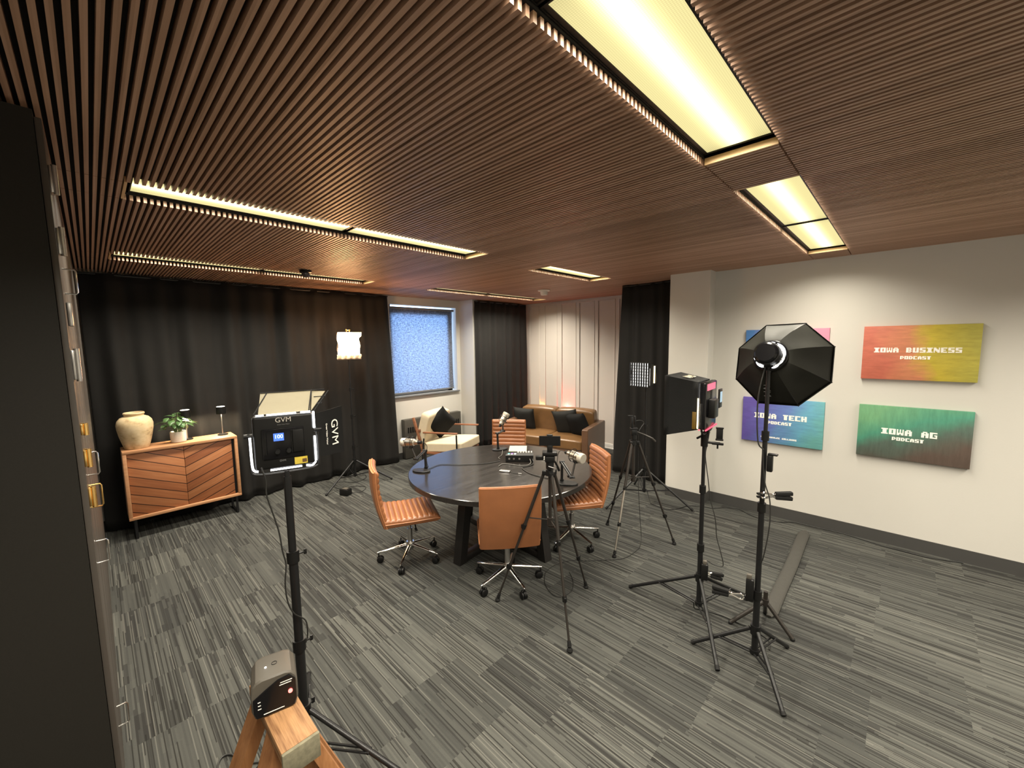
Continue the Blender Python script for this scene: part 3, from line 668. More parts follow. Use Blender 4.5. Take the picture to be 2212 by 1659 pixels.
cable([(3.34,3.40,zt),(3.19,3.26,zt),(3.09,3.21,zt),(3.06,3.16,zt)],'grey cable curling from the far microphone stand towards the mixer',.004,'greycable')
cable([(3.195,2.835,zt+.03),(3.16,2.79,zt+.01),(3.10,2.775,zt),(3.03,2.82,zt),(3.0,2.90,zt),(2.95,3.0,zt),(2.86,2.975,zt)],'grey cable looping from the mixer sockets to the adapter',.0045,'greycable')
cable([(3.215,2.815,zt+.03),(3.17,2.76,zt+.006),(3.09,2.745,zt),(2.99,2.76,zt),(2.93,2.66,zt),(2.90,2.547,zt),(2.905,2.42,zt),(2.93,2.30,zt)],'black cable crossing the table from the mixer to the right microphone stand',.0045)
cable([(2.18,3.39,1.085),(2.215,3.37,1.08),(2.26,3.38,1.03),(2.28,3.42,.96),(2.285,3.43,.86),(2.33,3.47,zt+.01)],'black lead hanging from the left microphone',.003)
cable([(2.89,2.14,1.06),(2.90,2.19,1.065),(2.925,2.24,1.03),(2.93,2.26,.95),(2.925,2.265,.84),(2.94,2.28,zt)],'black lead arching from the right microphone to its stand',.003)
# ------------------------------------------------------------------ tripods and light stands
def tri_tripod(c,feet,zs,col_top,label,bright=False):
    c=V((*c,0)); t=thing('camera_tripod',label,'tripod',tuple(c),0,'camera tripods')
    for k,f in enumerate(feet):
        f=V((*f,0))-c; top=V((0,0,zs))+f.normalized()*.045; d=V((f.x,f.y,.018))-top
        for a,b_,r,nm in ((0,.40,.0125,0),(.40,.72,.0105,1),(.72,.97,.0085,2)):
            pass
        bm=bm_(); cyl(bm,top,top+d*.42,.0125,seg=12); g=obj('leg',bm,'tripod',t)
        bm=bm_(); cyl(bm,top+d*.40,top+d*.73,.010,seg=12); cyl(bm,top+d*.73,top+d*.97,.008,seg=12); obj('leg_tube',bm,'tripodl' if (bright and k==1) else 'tripod',g)
        bm=bm_()
        for q in (.41,.73): cyl(bm,top+d*(q-.016),top+d*(q+.016),.0165,seg=12); box(bm,tuple(top+d*q+f.normalized()*.016),(.014,.014,.03),bev=.003)
        obj('leg_clamp',bm,'black',g)
        bm=bm_(); cyl(bm,top+d*.955,top+d*.985,.012,.015,seg=12); lathe(bm,[(0,0),(.019,.003),(.021,.012),(.014,.026),(0,.030)],(f.x,f.y,0),16); obj('foot',bm,'rubber',g)
        bm=bm_(); m1=top+d*.34; cyl(bm,V((0,0,zs-.36)),m1,.005,seg=8); obj('spreader',bm,'tripod',t)
    bm=bm_(); cyl(bm,(0,0,zs-.015),(0,0,zs+.025),.034,.030,seg=20)
    for f in feet:
        f=(V((*f,0))-c).normalized(); box(bm,(f.x*.04,f.y*.04,zs),(.035,.035,.035),Matrix.Rotation(math.atan2(f.y,f.x),3,'Z'),bev=.006)
    obj('shoulder',bm,'black',t)
    bm=bm_(); cyl(bm,(0,0,zs-.40),(0,0,col_top),.0125,seg=16); cyl(bm,(0,0,zs-.40),(0,0,zs-.34),.022,seg=16); obj('centre_column',bm,'tripod',t)
    return t,c
vd=V((2.286,1.831,0)).normalized(); ya=math.atan2(vd.y,vd.x)-PI/2
t,c=tri_tripod((2.286,1.831),[(2.092,2.213),(2.046,1.477),(2.713,1.793)],1.085,1.17,'camera tripod in front of the table carrying a dark phone sideways')
RZ=Matrix.Rotation(ya,3,'Z')
bm=bm_(); box(bm,(0,0,1.195),(.075,.075,.05),RZ,bev=.012); box(bm,(0,0,1.235),(.11,.075,.028),RZ,bev=.008); box(bm,tuple(RZ@V((-.075,-.0,1.20))),(.06,.04,.032),RZ,bev=.008); cyl(bm,(0,0,1.12),(0,0,1.175),.03,seg=20); obj('pan_head',bm,'black',t)
bm=bm_(); tube(bm,[RZ@V((.02,.03,1.19)),RZ@V((.045,.10,1.13)),RZ@V((.07,.18,1.05))],[.006,.008,.011],10,0); obj('pan_handle',bm,'black',t)
bm=bm_(); tube(bm,[RZ@V((-.01,-.045,1.15)),RZ@V((.03,-.05,1.14)),RZ@V((.045,-.055,1.155))],.004,8,3); cyl(bm,RZ@V((.03,-.045,1.12)),RZ@V((.03,-.065,1.12)),.008,seg=10); obj('head_lever',bm,'steel',t)
bm=bm_(); box(bm,tuple(RZ@V((0,-.005,1.27))),(.04,.03,.055),RZ,bev=.006); box(bm,tuple(RZ@V((0,.002,1.325))),(.045,.012,.10),RZ,bev=.003); box(bm,tuple(RZ@V((0,-.004,1.372))),(.04,.024,.008),RZ,bev=.003); obj('phone_clamp',bm,'black',t)
t=thing('smartphone','dark smartphone clamped sideways on the tripod before the table','smartphone',(2.286,1.831,1.33),ya)
bm=bm_(); box(bm,(0,-.010,0),(.155,.008,.074),bev=.003,seg=3); obj('body',bm,'black',t)
bm=bm_(); box(bm,(0,-.0145,0),(.149,.001,.068)); obj('screen',bm,'glassb',t)
t,c=tri_tripod((3.709,1.896),[(3.862,2.275),(3.302,1.867),(3.927,1.551)],1.035,1.13,'camera tripod standing right of the table with an empty phone clamp',True)
bm=bm_(); box(bm,(0,0,1.14),(.06,.05,.06),RZ,bev=.01); cyl(bm,(0,0,1.07),(0,0,1.12),.026,seg=18); box(bm,(0,0,1.175),(.075,.05,.02),RZ,bev=.005); obj('pan_head',bm,'black',t)
bm=bm_(); tube(bm,[RZ@V((.02,-.01,1.15)),RZ@V((.10,-.03,1.12)),RZ@V((.17,-.04,1.085)),RZ@V((.20,-.04,1.055))],[.006,.008,.011,.012],10,0); obj('pan_handle',bm,'tripod',t)
bm=bm_(); box(bm,tuple(RZ@V((-.02,0,1.235))),(.022,.03,.13),RZ,bev=.004); box(bm,tuple(RZ@V((-.035,0,1.305))),(.055,.03,.012),RZ,bev=.003); box(bm,tuple(RZ@V((.008,0,1.26))),(.014,.035,.09),RZ,bev=.003); obj('phone_clamp',bm,'black',t)
cable([(3.74,1.90,1.25),(3.80,1.87,1.25),(3.83,1.85,1.22),(3.79,1.86,1.18),(3.76,1.87,1.12),(3.78,1.88,.9),(3.79,1.88,.6),(3.80,1.86,.25),(3.80,1.84,.02),(3.70,1.80,.006),(3.586,1.77,.006),(3.352,1.783,.006),(3.199,1.90,.006),(3.068,2.02,.006),(2.99,2.12,.006),(2.845,2.19,.006),(2.667,2.183,.006),(2.516,2.07,.006),(2.446,1.931,.006),(2.482,1.865,.006),(2.598,1.857,.006),(2.719,1.93,.006),(2.807,2.031,.006)],'thin cable hanging off the empty tripod and looping over the carpet',.003)
def light_stand(c,feet,zh,zb,segs,label,rp=.016,knobs=(),name='light_stand'):
    """segs: [(z0,z1,r)...] telescoping tubes; zh = height where legs meet, zb = bottom hub"""
    c=V((*c,0)); t=thing(name,label,'light stand',tuple(c),0,'black light stands')
    for k,(a,b_,r) in enumerate(segs):
        bm=bm_(); cyl(bm,(0,0,a),(0,0,b_),r,seg=18)
        o=obj('pole',bm,'blackm',t)
        if k<len(segs)-1:
            bm=bm_(); cyl(bm,(0,0,b_-.05),(0,0,b_+.005),r+.007,seg=18); cyl(bm,(0,0,b_-.02),(r+.03,-.0,b_-.02),.005,seg=8); box(bm,(r+.034,0,b_-.02),(.014,.008,.026),bev=.003); obj('collar',bm,'black',t)
    bm=bm_(); cyl(bm,(0,0,zh-.03),(0,0,zh+.03),segs[0][2]+.010,seg=18); cyl(bm,(0,0,zh),(.045,.02,zh),.005,seg=8); box(bm,(.05,.022,zh),(.016,.01,.03),bev=.003); obj('leg_hub',bm,'black',t)
    bm=bm_(); cyl(bm,(0,0,zb-.012),(0,0,zb+.018),segs[0][2]+.008,seg=18); obj('base_collar',bm,'black',t)
    for f in feet:
        f=V((*f,0))-c; u=f.normalized(); top=u*(segs[0][2]+.012)+V((0,0,zh)); ft=V((f.x,f.y,.012)); d=ft-top
        bm=bm_(); cyl(bm,top,ft,.0125,seg=12); lg=obj('leg',bm,'blackm',t)
        bm=bm_(); cyl(bm,top+d*.955,top+d*1.0,.0145,seg=12); obj('foot_cap',bm,'rubber',lg)
        bm=bm_(); side=u.cross(V((0,0,1)))*.012; b0=u*(segs[0][2]+.008)+V((0,0,zb)); m_=top+d*.52
        for s in (-1,1): cyl(bm,b0+side*s,m_+side*s,.0058,seg=8)
        cyl(bm,m_+side*1.4,m_-side*1.4,.006,seg=8); obj('brace',bm,'blackm',lg)
    return t,c
def a_clamp(loc,rotz,label,tilt=0,s=1.0):
    t=thing('spring_clamp',label,'clamp',loc,rotz,'metal spring clamps'); t.rotation_euler.y=tilt
    bm=bm_()
    for sg in (-1,1):
        tube(bm,[(-.055*s,sg*.004,sg*.010*s),(-.03*s,0,sg*.022*s),(0,0,sg*.015*s),(.035*s,0,sg*.006*s),(.06*s,0,sg*.016*s)],.008*s,8,3)
    obj('jaw',bm,'chrome',t)
    bm=bm_()
    for sg in (-1,1): box(bm,(.115*s,0,sg*.0165*s),(.12*s,.036*s,.030*s),Matrix.Rotation(-sg*.06,3,'Y'),bev=.007*s)
    obj('handle_grip',bm,'rubber',t)
    bm=bm_()
    for sg in (-1,1): box(bm,(-.062*s,0,sg*.012*s),(.03*s,.03*s,.014*s),bev=.005*s)
    obj('jaw_pad',bm,'rubber',t)
    return t
# octagonal softbox and its stand
OC=(2.742,.562)
light_stand(OC,[(2.665,.915),(2.449,.349),(3.055,.44)],.245,.095,[(.09,.50,.0185),(.45,1.06,.016),(1.0,1.50,.0135),(1.45,1.90,.011)],'tall black light stand under the octagonal softbox, nearest the poster wall')
h=V((OC[0]+.005,OC[1],1.955)); rim=V((3.01,.545,1.890)); ax=(rim-h).normalized(); q=V((0,0,1)).rotation_difference(ax)
t=thing('octagonal_softbox','large black octagonal softbox with a glowing lamp ring, turned towards the poster wall','softbox',tuple(h),0); t.rotation_mode='QUATERNION'; t.rotation_quaternion=q
Dp=.27; RR=.276
def oct_pt(a,r,z): return (r*math.cos(a),r*math.sin(a),z)
bm=bm_(); n=8; K=9; a0=R(22.5)-R(5); rings=[]
for j in range(K+1):
    s=j/K; r=.075+(RR-.075)*(s**.72); z=.02+(Dp-.02)*s; ring=[]
    for k in range(n*6):
        a=a0+2*PI*k/(n*6); fk=(k%6)/6; ca=math.cos(PI/8)/math.cos((fk-.5)*PI/4) if True else 1
        sag=1-.05*math.sin(PI*fk)*math.sin(PI*s)
        ring.append(V(oct_pt(a,r*ca/math.cos(PI/8)*math.cos(PI/8)/ .924 *.924*sag,z)))
    rings.append(ring)
loft(bm,rings,True,False); o=obj('cloth_shell',bm,'sheen',t,28); so=o.modifiers.new('s','SOLIDIFY'); so.thickness=.003; so.offset=1
bm=bm_()
for k in range(8):
    a=a0+2*PI*k/8; tube(bm,[oct_pt(a,.07+(RR+.002-.07)*((j/8)**.72),.02+(Dp-.02)*j/8) for j in range(9)],.0035,6)
obj('rib',bm,'blackm',t)
bm=bm_(); P=[oct_pt(a0+2*PI*k/8,RR-.012,Dp-.02) for k in range(8)]; slab(bm,P,.002); obj('front_cloth',bm,'octaglow',t)
bm=bm_(); P=[[oct_pt(a0+2*PI*k/8,RR*f_,Dp+dz) for k in range(8)] for f_,dz in ((1.0,-.015),(1.003,-.015),(1.003,.008),(.985,.008),(.985,-.015))]; loft(bm,P,True,False); obj('front_rim',bm,'blackfab',t)
bm=bm_(); tube(bm,[oct_pt(2*PI*k/32,.083,.012) for k in range(32)],.008,8,0,True); obj('speed_ring',bm,'glassb',t)
bm=bm_(); 
for (s0,s1) in ((.62,1.06),(1.12,1.5),(.1,.30),(.36,.46),(1.75,1.9)):
    tube(bm,[oct_pt(PI*(s0+(s1-s0)*k/10),.077,.000) for k in range(11)],[.0015+.0038*math.sin(PI*k/10) for k in range(11)],8)
obj('light_leak',bm,'ledleak',t)
bm=bm_(); lathe(bm,[(0,-.085),(.050,-.085),(.060,-.075),(.064,-.04),(.066,-.0),(.066,.02),(0,.02)],seg=32); obj('lamp_head',bm,'glassb',t)
bm=bm_(); 
for k in range(3): lathe(bm,[(.062,-.070+.017*k),(.067,-.068+.017*k),(.067,-.062+.017*k),(.062,-.060+.017*k)],seg=32)
obj('cooling_fins',bm,'blackm',t)
qi=q.inverted(); dn=qi@V((0,0,-1))
bm=bm_(); cyl(bm,dn*.05,dn*.10,.014,seg=14); cyl(bm,dn*.075+V((.03,0,0)),dn*.075-V((.03,0,0)),.006,seg=10); box(bm,tuple(dn*.06),(.03,.05,.03),bev=.005); obj('yoke',bm,'black',t)
# logo on the lower shell
bm=text_bm('GVM',.055,0); 
nrm=V((0,0,0))
up_l=(qi@V((0,0,1))); up_l=(up_l-V((0,0,1))*up_l.z).normalized(); rt_l=V((0,0,1)).cross(up_l)*-1   # seen from behind
c_=-up_l*.180+rt_l*.030+V((0,0,.128)); slope=V((0,0,1)); 
nn=(-up_l*.62-V((0,0,1))*.78).normalized(); yv=rt_l*-1; xv=yv.cross(nn)
mt=Matrix((( xv.x,yv.x,nn.x,c_.x),(xv.y,yv.y,nn.y,c_.y),(xv.z,yv.z,nn.z,c_.z),(0,0,0,1)))
obj('logo',place(bm,mt),'greylet',t)
a_clamp((2.72,.53,1.125),R(-52),'metal spring clamp with black grips midway up the softbox pole',0,.78)
cable([(2.74,.575,1.90),(2.71,.59,1.80),(2.695,.600,1.66),(2.70,.59,1.45),(2.705,.560,1.40)],'black lead hanging down behind the octagonal softbox',.004)
cable([(2.71,.565,1.40),(2.70,.545,1.215),(2.70,.517,1.121),(2.70,.508,1.025),(2.70,.512,.909),(2.70,.53,.759),(2.715,.545,.70)],'black cable bowing out beside the softbox pole',.0035)
t=thing('power_supply','black power brick clipped low on the softbox pole','power supply',(2.715,.598,.505),R(12))
bm=bm_(); box(bm,(0,.0,0),(.034,.045,.14),bev=.006); obj('body',bm,'black',t)
bm=bm_(); box(bm,(0,.006,.085),(.02,.028,.03),bev=.003); obj('plug',bm,'boxgrey',t)
a_clamp((2.70,.665,.445),R(102),'metal spring clamp with black grips gripping the power brick low on the pole',0,.8)
bm=bm_(); box(bm,(2.725,.528,1.32),(.03,.03,.10),bev=.006); box(bm,(2.725,.515,1.375),(.03,.05,.01),bev=.003); o=obj('phone_holder',bm,'black'); tag(o,'small black phone holder strapped to the upper softbox pole','phone holder')
# small folded stand behind and its long grey case lying on the carpet
t=thing('mini_stand','small low tripod behind the octagonal softbox pole','small tripod',(3.18,.60,0))
for (fx,fy) in ((-.122,.185),(-.02,-.173),(.17,.03)):
    bm=bm_(); cyl(bm,(0,0,.20),(fx,fy,.012),.0135,seg=12); lg=obj('leg',bm,'tripod',t)
    bm=bm_(); lathe(bm,[(0,0),(.014,.002),(.015,.016),(0,.022)],(fx,fy,0),12); obj('foot',bm,'rubber',lg)
bm=bm_(); cyl(bm,(0,0,.17),(0,0,.27),.014,seg=14); cyl(bm,(0,0,.17),(0,0,.215),.022,seg=14); obj('column',bm,'tripod',t)
o=None
bm=bm_(); secs=[]
for s in [k/24 for k in range(25)]:
    x=s*1.80; y=.0+.003*math.sin(s*9); e=min(1,min(s,1-s)*30)**.5 if 0<s<1 else .35; hw=.049*e
    secs.append([(x,y+hw*math.cos(q_),.017+.016*e*math.sin(q_)) for q_ in [2*PI*j/14 for j in range(14)]])
loft(bm,secs); o=obj('carry_case',bm,'greyfab'); o.location=(3.31,.597,0); o.rotation_euler.z=R(1.2); tag(o,'long flat grey carry case lying on the carpet towards the poster wall','carry case')
# rectangular softbox with red rim, and its stand
SC=(2.985,.985)
light_stand(SC,[(2.958,1.527),(2.532,.71),(3.473,.744)],.305,.10,[(.09,.56,.0175),(.50,1.0,.0150),(.95,1.40,.0125)],'black light stand with wide legs under the rectangular softbox')
t=thing('rectangular_softbox','black rectangular softbox with a red lit rear rim, aimed at the table','softbox',(2.985,1.0,1.60),R(4))
b0,b1=.0,.215
bk=[(-.145,b0,-.165),(.145,b0,-.165),(.145,b0,.165),(-.145,b0,.165)]; fr=[(-.175,b1,-.225),(.175,b1,-.225),(.175,b1,.205),(-.175,b1,.205)]
def rr(quadp,n=6,sag=0):
    out=[]
    for i in range(4):
        a,b_=V(quadp[i]),V(quadp[(i+1)%4]); c0=sum((V(p) for p in quadp),V((0,0,0)))/4
        for k in range(n):
            s=k/n; p=a.lerp(b_,s); p=p+(c0-p)*sag*math.sin(PI*s); out.append(p)
    return out
bm=bm_(); secs=[]
for j in range(7):
    s=j/6; secs.append(rr([V(a).lerp(V(b_),s) for a,b_ in zip(bk,fr)],6,.05*math.sin(PI*s)))
loft(bm,secs,True,False); o=obj('cloth_shell',bm,'blackfab',t,30); so=o.modifiers.new('s','SOLIDIFY'); so.thickness=.003
bm=bm_(); slab(bm,[(-.160,b1-.035,-.205),(.160,b1-.035,-.205),(.160,b1-.035,.190),(-.160,b1-.035,.190)],.002); obj('front_cloth',bm,'sbglow',t)
bm=bm_(); box(bm,(0,-.03,0),(.285,.045,.325),bev=.012); pn=obj('light_panel',bm,'glassb',t)
bm=bm_(); tube(bm,[(-.142,-.056,-.163),(.142,-.056,-.163)],.0055,8); tube(bm,[(-.142,-.012,-.165),(.142,-.012,-.165)],.004,8); obj('rim_light',bm,'redglow',t)
bm=bm_(); box(bm,(-.02,-.054,.128),(.20,.003,.045)); obj('display_label',bm,'pinkglow',t)
bm=bm_(); box(bm,(-.146,-.004,-.03),(.004,.009,.17),bev=.001); box(bm,(-.146,-.004,-.135),(.004,.009,.04),bev=.001); obj('light_leak',bm,'warmled',t)
bm=bm_(); box(bm,(-.150,.018,-.10),(.004,.025,.12),bev=.0015); obj('rim_glow',bm,mat('amber rim glow',(.13,.075,.008),.5),t)  # amber rim glow put into the colour; the strip emits nothing
bm=bm_(); box(bm,(-.04,-.075,-.02),(.10,.045,.13),bev=.008); obj('battery',bm,'black',t)
bm=bm_(); box(bm,(.095,-.085,.035),(.075,.012,.135),bev=.004); obj('control_unit',bm,'black',t)
bm=bm_(); box(bm,(.095,-.092,.045),(.05,.002,.075)); obj('control_screen',bm,emis('pale lit screen',(.55,.72,.8),.8),t)
obj('logo',place(text_bm('GVM',.075,.002),Matrix.Translation((.0,.10,.1905))@Matrix.Rotation(R(10.5),4,'X')@Matrix.Rotation(PI,4,'Z')),mat('tan logo print',(.40,.37,.28),.6),t)
bm=bm_(); cyl(bm,(0,-.03,-.24),(0,-.03,-.16),.014,seg=12); box(bm,(0,-.03,-.19),(.04,.035,.05),bev=.008); tube(bm,[(-.155,-.03,.02),(-.16,-.03,-.10),(-.12,-.03,-.19),(0,-.03,-.20),(.12,-.03,-.19),(.16,-.03,-.10),(.155,-.03,.02)],.007,8,4); obj('yoke',bm,'black',t)
vd2=math.atan2(.985,2.985)-PI/2; RZ2=Matrix.Rotation(vd2,3,'Z')
t=thing('phone_holder','black clamp arm with an empty phone holder on the rectangular softbox stand','phone holder',(2.985,.985,1.345),vd2)
bm=bm_(); cyl(bm,(0,0,-.05),(0,0,.05),.024,seg=18); box(bm,(-.03,0,.015),(.05,.016,.014),Matrix.Rotation(-.6,3,'Y'),bev=.004); cyl(bm,(.02,0,-.02),(.10,0,-.022),.009,seg=12); obj('clamp_arm',bm,'black',t)
bm=bm_(); box(bm,(.085,0,-.025),(.075,.02,.016),bev=.004); cyl(bm,(.085,0,-.06),(.085,0,-.03),.006,seg=10); box(bm,(.095,0,.005),(.05,.02,.012),bev=.003); box(bm,(.095,.0,.045),(.042,.014,.085),bev=.004); box(bm,(.095,0,.088),(.05,.02,.010),bev=.003); obj('holder',bm,'black',t)
cable([(3.07,.97,1.46),(3.06,.975,1.40),(3.05,.985,1.30),(3.05,.995,1.206),(3.05,.969,1.022),(3.05,.949,.887),(3.05,.913,.757),(3.05,.898,.622),(3.05,.87,.526),(3.05,.848,.421),(3.03,.90,.415),(3.01,.95,.44),(3.005,.96,.40)],'black cable hanging in a loop beside the rectangular softbox stand',.0035)
a_clamp((3.02,.955,.335),R(-40),'metal spring clamp low on the rectangular softbox stand',R(18),.8)
t=thing('power_supply','black power brick strapped at the base of the rectangular softbox stand','power supply',(2.965,.945,.375),R(20))
bm=bm_(); box(bm,(0,0,0),(.045,.045,.12),bev=.008); obj('body',bm,'black',t)
bm=bm_(); box(bm,(0,0,.07),(.025,.025,.03),bev=.004); obj('plug',bm,'boxgrey',t)
# gridded softbox by the column curtain
light_stand((4.78,2.29),[(4.228,2.512),(4.864,1.706),(5.25,2.66)],.42,.14,[(.12,.60,.0155),(.55,1.0,.013),(.95,1.50,.0105)],'black light stand under the gridded glowing softbox, before the right curtain')
t=thing('gridded_softbox','small softbox with a glowing white honeycomb front beside the white column','softbox',(4.78,2.29,1.635),R(78))
def sb(t,bw,bh,fw_,fh,dep,front,grid):
    bk=[(-bw,0,-bh),(bw,0,-bh),(bw,0,bh),(-bw,0,bh)]; fr=[(-fw_,dep,-fh),(fw_,dep,-fh),(fw_,dep,fh),(-fw_,dep,fh)]
    bm=bm_(); loft(bm,[rr([V(a).lerp(V(b_),s) for a,b_ in zip(bk,fr)],4,.04*math.sin(PI*s)) for s in (0,.25,.5,.75,1)],True,False); o=obj('cloth_shell',bm,'blackfab',t,30); so=o.modifiers.new('s','SOLIDIFY'); so.thickness=.003
    bm=bm_(); slab(bm,[(-fw_*.97,dep-.012,-fh*.97),(fw_*.97,dep-.012,-fh*.97),(fw_*.97,dep-.012,fh*.97),(-fw_*.97,dep-.012,fh*.97)],.002); obj('front_cloth',bm,front,t)
    if grid:
        bm=bm_(); n=8
        for k in range(n+1):
            q_=-1+2*k/n; box(bm,(q_*fw_*.97,dep+.008,0),(.0055,.03,fh*1.96)); box(bm,(0,dep+.008,q_*fh*.97),(fw_*1.96,.03,.0055))
        obj('honeycomb_grid',bm,'blackfab',t)
sb(t,.11,.12,.145,.150,.13,'gridglow',True)
bm=bm_(); box(bm,(0,-.03,0),(.215,.04,.235),bev=.01); obj('light_panel',bm,'black',t)
bm=bm_(); box(bm,(-.114,-.005,0),(.008,.02,.21),bev=.002); obj('light_leak',bm,'warmled',t)
bm=bm_(); tube(bm,[(-.125,-.02,.02),(-.13,-.02,-.10),(0,-.02,-.15),(.13,-.02,-.10),(.125,-.02,.02)],.006,8,4); cyl(bm,(0,-.0,-.17),(0,-.0,-.13),.012,seg=12); obj('yoke',bm,'black',t)
# warm light with clipped diffusion sheet
light_stand((2.60,5.80),[(2.067,5.553),(3.031,5.483),(2.62,6.12)],.33,.11,[(.09,.56,.016),(.52,1.02,.013),(.98,1.42,.011),(1.38,1.88,.009)],'black light stand under the glowing warm light, before the wide curtain')
t=thing('warm_panel_light','warm glowing panel light wrapped in a clipped diffusion sheet','studio light',(2.60,5.80,2.06),R(170))
bm=bm_(); box(bm,(0,-.03,0),(.26,.04,.24),bev=.01); obj('light_panel',bm,'black',t)
bm=bm_(); nx=14; nz=12; G=[[bm.verts.new((-.150+.30*i/nx+(.03 if j>nz-3 and i==0 else 0)*-1+.006*math.sin(j*.9),.04+.02*math.sin(PI*i/nx)+.008*math.sin(i*1.3+j*.5),-.155+.32*j/nz)) for i in range(nx+1)] for j in range(nz+1)]
for j in range(nz):
    for i in range(nx): bm.faces.new((G[j][i],G[j][i+1],G[j+1][i+1],G[j+1][i]))
o=obj('diffusion_sheet',bm,'warmsheet',t,60); so=o.modifiers.new('s','SOLIDIFY'); so.thickness=.002
bm=bm_(); G=[[bm.verts.new((-.165+.335*i/nx+.006*math.sin(j*1.9),.045+.012*math.sin(i*1.9+j),-.225+.075*j/3)) for i in range(nx+1)] for j in range(4)]
for j in range(3):
    for i in range(nx): bm.faces.new((G[j][i],G[j][i+1],G[j+1][i+1],G[j+1][i]))
o=obj('sheet_hem',bm,mat('translucent sheet hem',(.62,.45,.30),.6,var=.3,scale=25),t,60); so=o.modifiers.new('s','SOLIDIFY'); so.thickness=.002
bm=bm_(); 
for x in (-.02,.02): box(bm,(x,.02,.185),(.014,.02,.055),bev=.003)
cyl(bm,(-.03,.02,.20),(.03,.02,.20),.006,seg=8); obj('clip',bm,'brass',t)
bm=bm_(); cyl(bm,(0,0,-.19),(0,0,-.11),.012,seg=12); tube(bm,[(-.14,-.03,0),(-.14,-.03,-.12),(0,-.01,-.15),(.14,-.03,-.12),(.14,-.03,0)],.006,8,3); obj('yoke',bm,'black',t)
cable([(2.62,5.82,.10),(2.72,5.95,.03),(2.84,6.0,.006),(2.79,5.86,.006),(2.60,5.78,.006),(2.43,5.98,.006),(2.31,5.90,.006),(2.315,5.673,.006),(2.50,5.633,.006),(2.596,5.47,.006),(2.47,5.342,.006),(2.34,5.39,.02)],'black cable coiled on the carpet under the warm light stand',.004)
t=thing('power_adapter','black power adapter lying on the carpet under the warm light stand','power adapter',(2.275,5.40,0),R(25))
bm=bm_(); box(bm,(0,0,.045),(.10,.13,.085),bev=.008); obj('body',bm,'black',t)
bm=bm_(); box(bm,(-.0,-.0,.091),(.06,.08,.003)); obj('rating_plate',bm,'boxgrey',t)
cable([(4.80,2.27,.16),(4.77,2.20,.02),(4.749,2.169,.006),(4.706,1.961,.006),(4.827,1.869,.006),(5.0,1.80,.006),(5.08,1.66,.006),(5.12,1.55,.006),(5.24,1.45,.006),(5.29,1.33,.006),(5.197,1.18,.006),(5.163,1.031,.006),(5.219,.863,.006),(5.30,.78,.006),(5.31,.589,.006),(5.325,.361,.006),(5.264,.056,.006),(5.257,-.109,.006),(5.251,-.265,.006),(5.33,-.504,.006)],'long black power cord running along the foot of the poster wall',.005)
cable([(2.985,1.02,.10),(3.03,1.03,.02),(3.065,1.0,.006),(3.10,.86,.006),(3.095,.739,.006),(3.10,.68,.006),(3.05,.55,.006),(2.95,.52,.006)],'black cord on the carpet between the two near light stands',.004)
# video panel light in the left foreground
GC=(.575,1.985)
light_stand(GC,[(.905,1.455),(.10,1.90),(.78,2.55)],.30,.12,[(.11,.66,.0215),(.60,1.10,.0195),(1.05,1.46,.0165)],'tall black light stand in the left foreground beside the sawhorse')
t=thing('panel_light','square black video panel light with barn doors and a lit 100 display','studio light',(.575,1.985,1.625),R(-16))
W2,H2=.118,.119
bm=bm_(); box(bm,(0,0,0),(W2*2,.042,H2*2),bev=.012,seg=3); body=obj('body',bm,'black',t)
bm=bm_(); box(bm,(0,.0215,0),(W2*1.9,.003,H2*1.9)); obj('led_face',bm,'led',t)
bm=bm_(); box(bm,(-.005,-.0235,-.006),(.165,.006,.135),bev=.004); obj('control_plate',bm,'glassb',t)
bm=bm_(); box(bm,(-.072,-.029,-.0),(.003,.010,.10)); obj('battery_rail',bm,'black',t)
bm=bm_(); box(bm,(.028,-.029,0),(.003,.010,.10)); obj('battery_rail',bm,'black',t)
bm=bm_(); box(bm,(.053,-.030,0),(.043,.010,.10),bev=.003); obj('battery_plate',bm,'black',t)
bm=bm_(); box(bm,(-.022,-.0275,.024),(.040,.002,.034),bev=.0005); sc_=obj('display',bm,'screen',t)
RX=Matrix.Rotation(PI/2,4,'X')
obj('digits',place(text_bm('100',.023,0),Matrix.Translation((-.022,-.0292,.026))@RX),'screent',t)
obj('logo',place(text_bm('GVM',.030,0),Matrix.Translation((.0,-.0222,.098))@RX),mat('light grey logo print',(.45,.42,.38),.6),t)
obj('tagline',place(text_bm('Great Video Maker',.0062,0),Matrix.Translation((.0,-.0222,.078))@RX),'greylet',t)
obj('small_logo',place(text_bm('GVM',.012,0),Matrix.Translation((-.012,-.0222,-.085))@RX),'greylet',t)
for x in (-.030,.014):
    bm=bm_(); cyl(bm,(x,-.026,-.040),(x,-.042,-.040),.0105,.009,seg=20); obj('dial',bm,'rubber',t)
bm=bm_(); box(bm,(.060,-.0225,-.094),(.052,.002,.032)); obj('sticker',bm,'yellow',t)
bm=bm_(); box(bm,(.074,-.0238,-.096),(.018,.001,.016)); obj('sticker_mark',bm,mat('brown sticker print',(.10,.05,.02),.6),t)
e=.0055
bm=bm_()
box(bm,(-.005,-.010,H2+.004),(.115,.012,e)); box(bm,(-.088,-.010,H2+.004),(.03,.012,e)); box(bm,(.09,-.010,H2+.004),(.04,.014,e*1.2))
box(bm,(W2+.004,-.012,.085),(e*1.6,.016,.075)); box(bm,(W2+.004,-.010,-.05),(e*1.3,.014,.115))
tube(bm,[(-W2-.012,-.010,.03),(-W2-.011,-.010,-.09),(-W2-.004,-.010,-.118),(-W2+.01,-.010,-.124)],.0045,8,4)
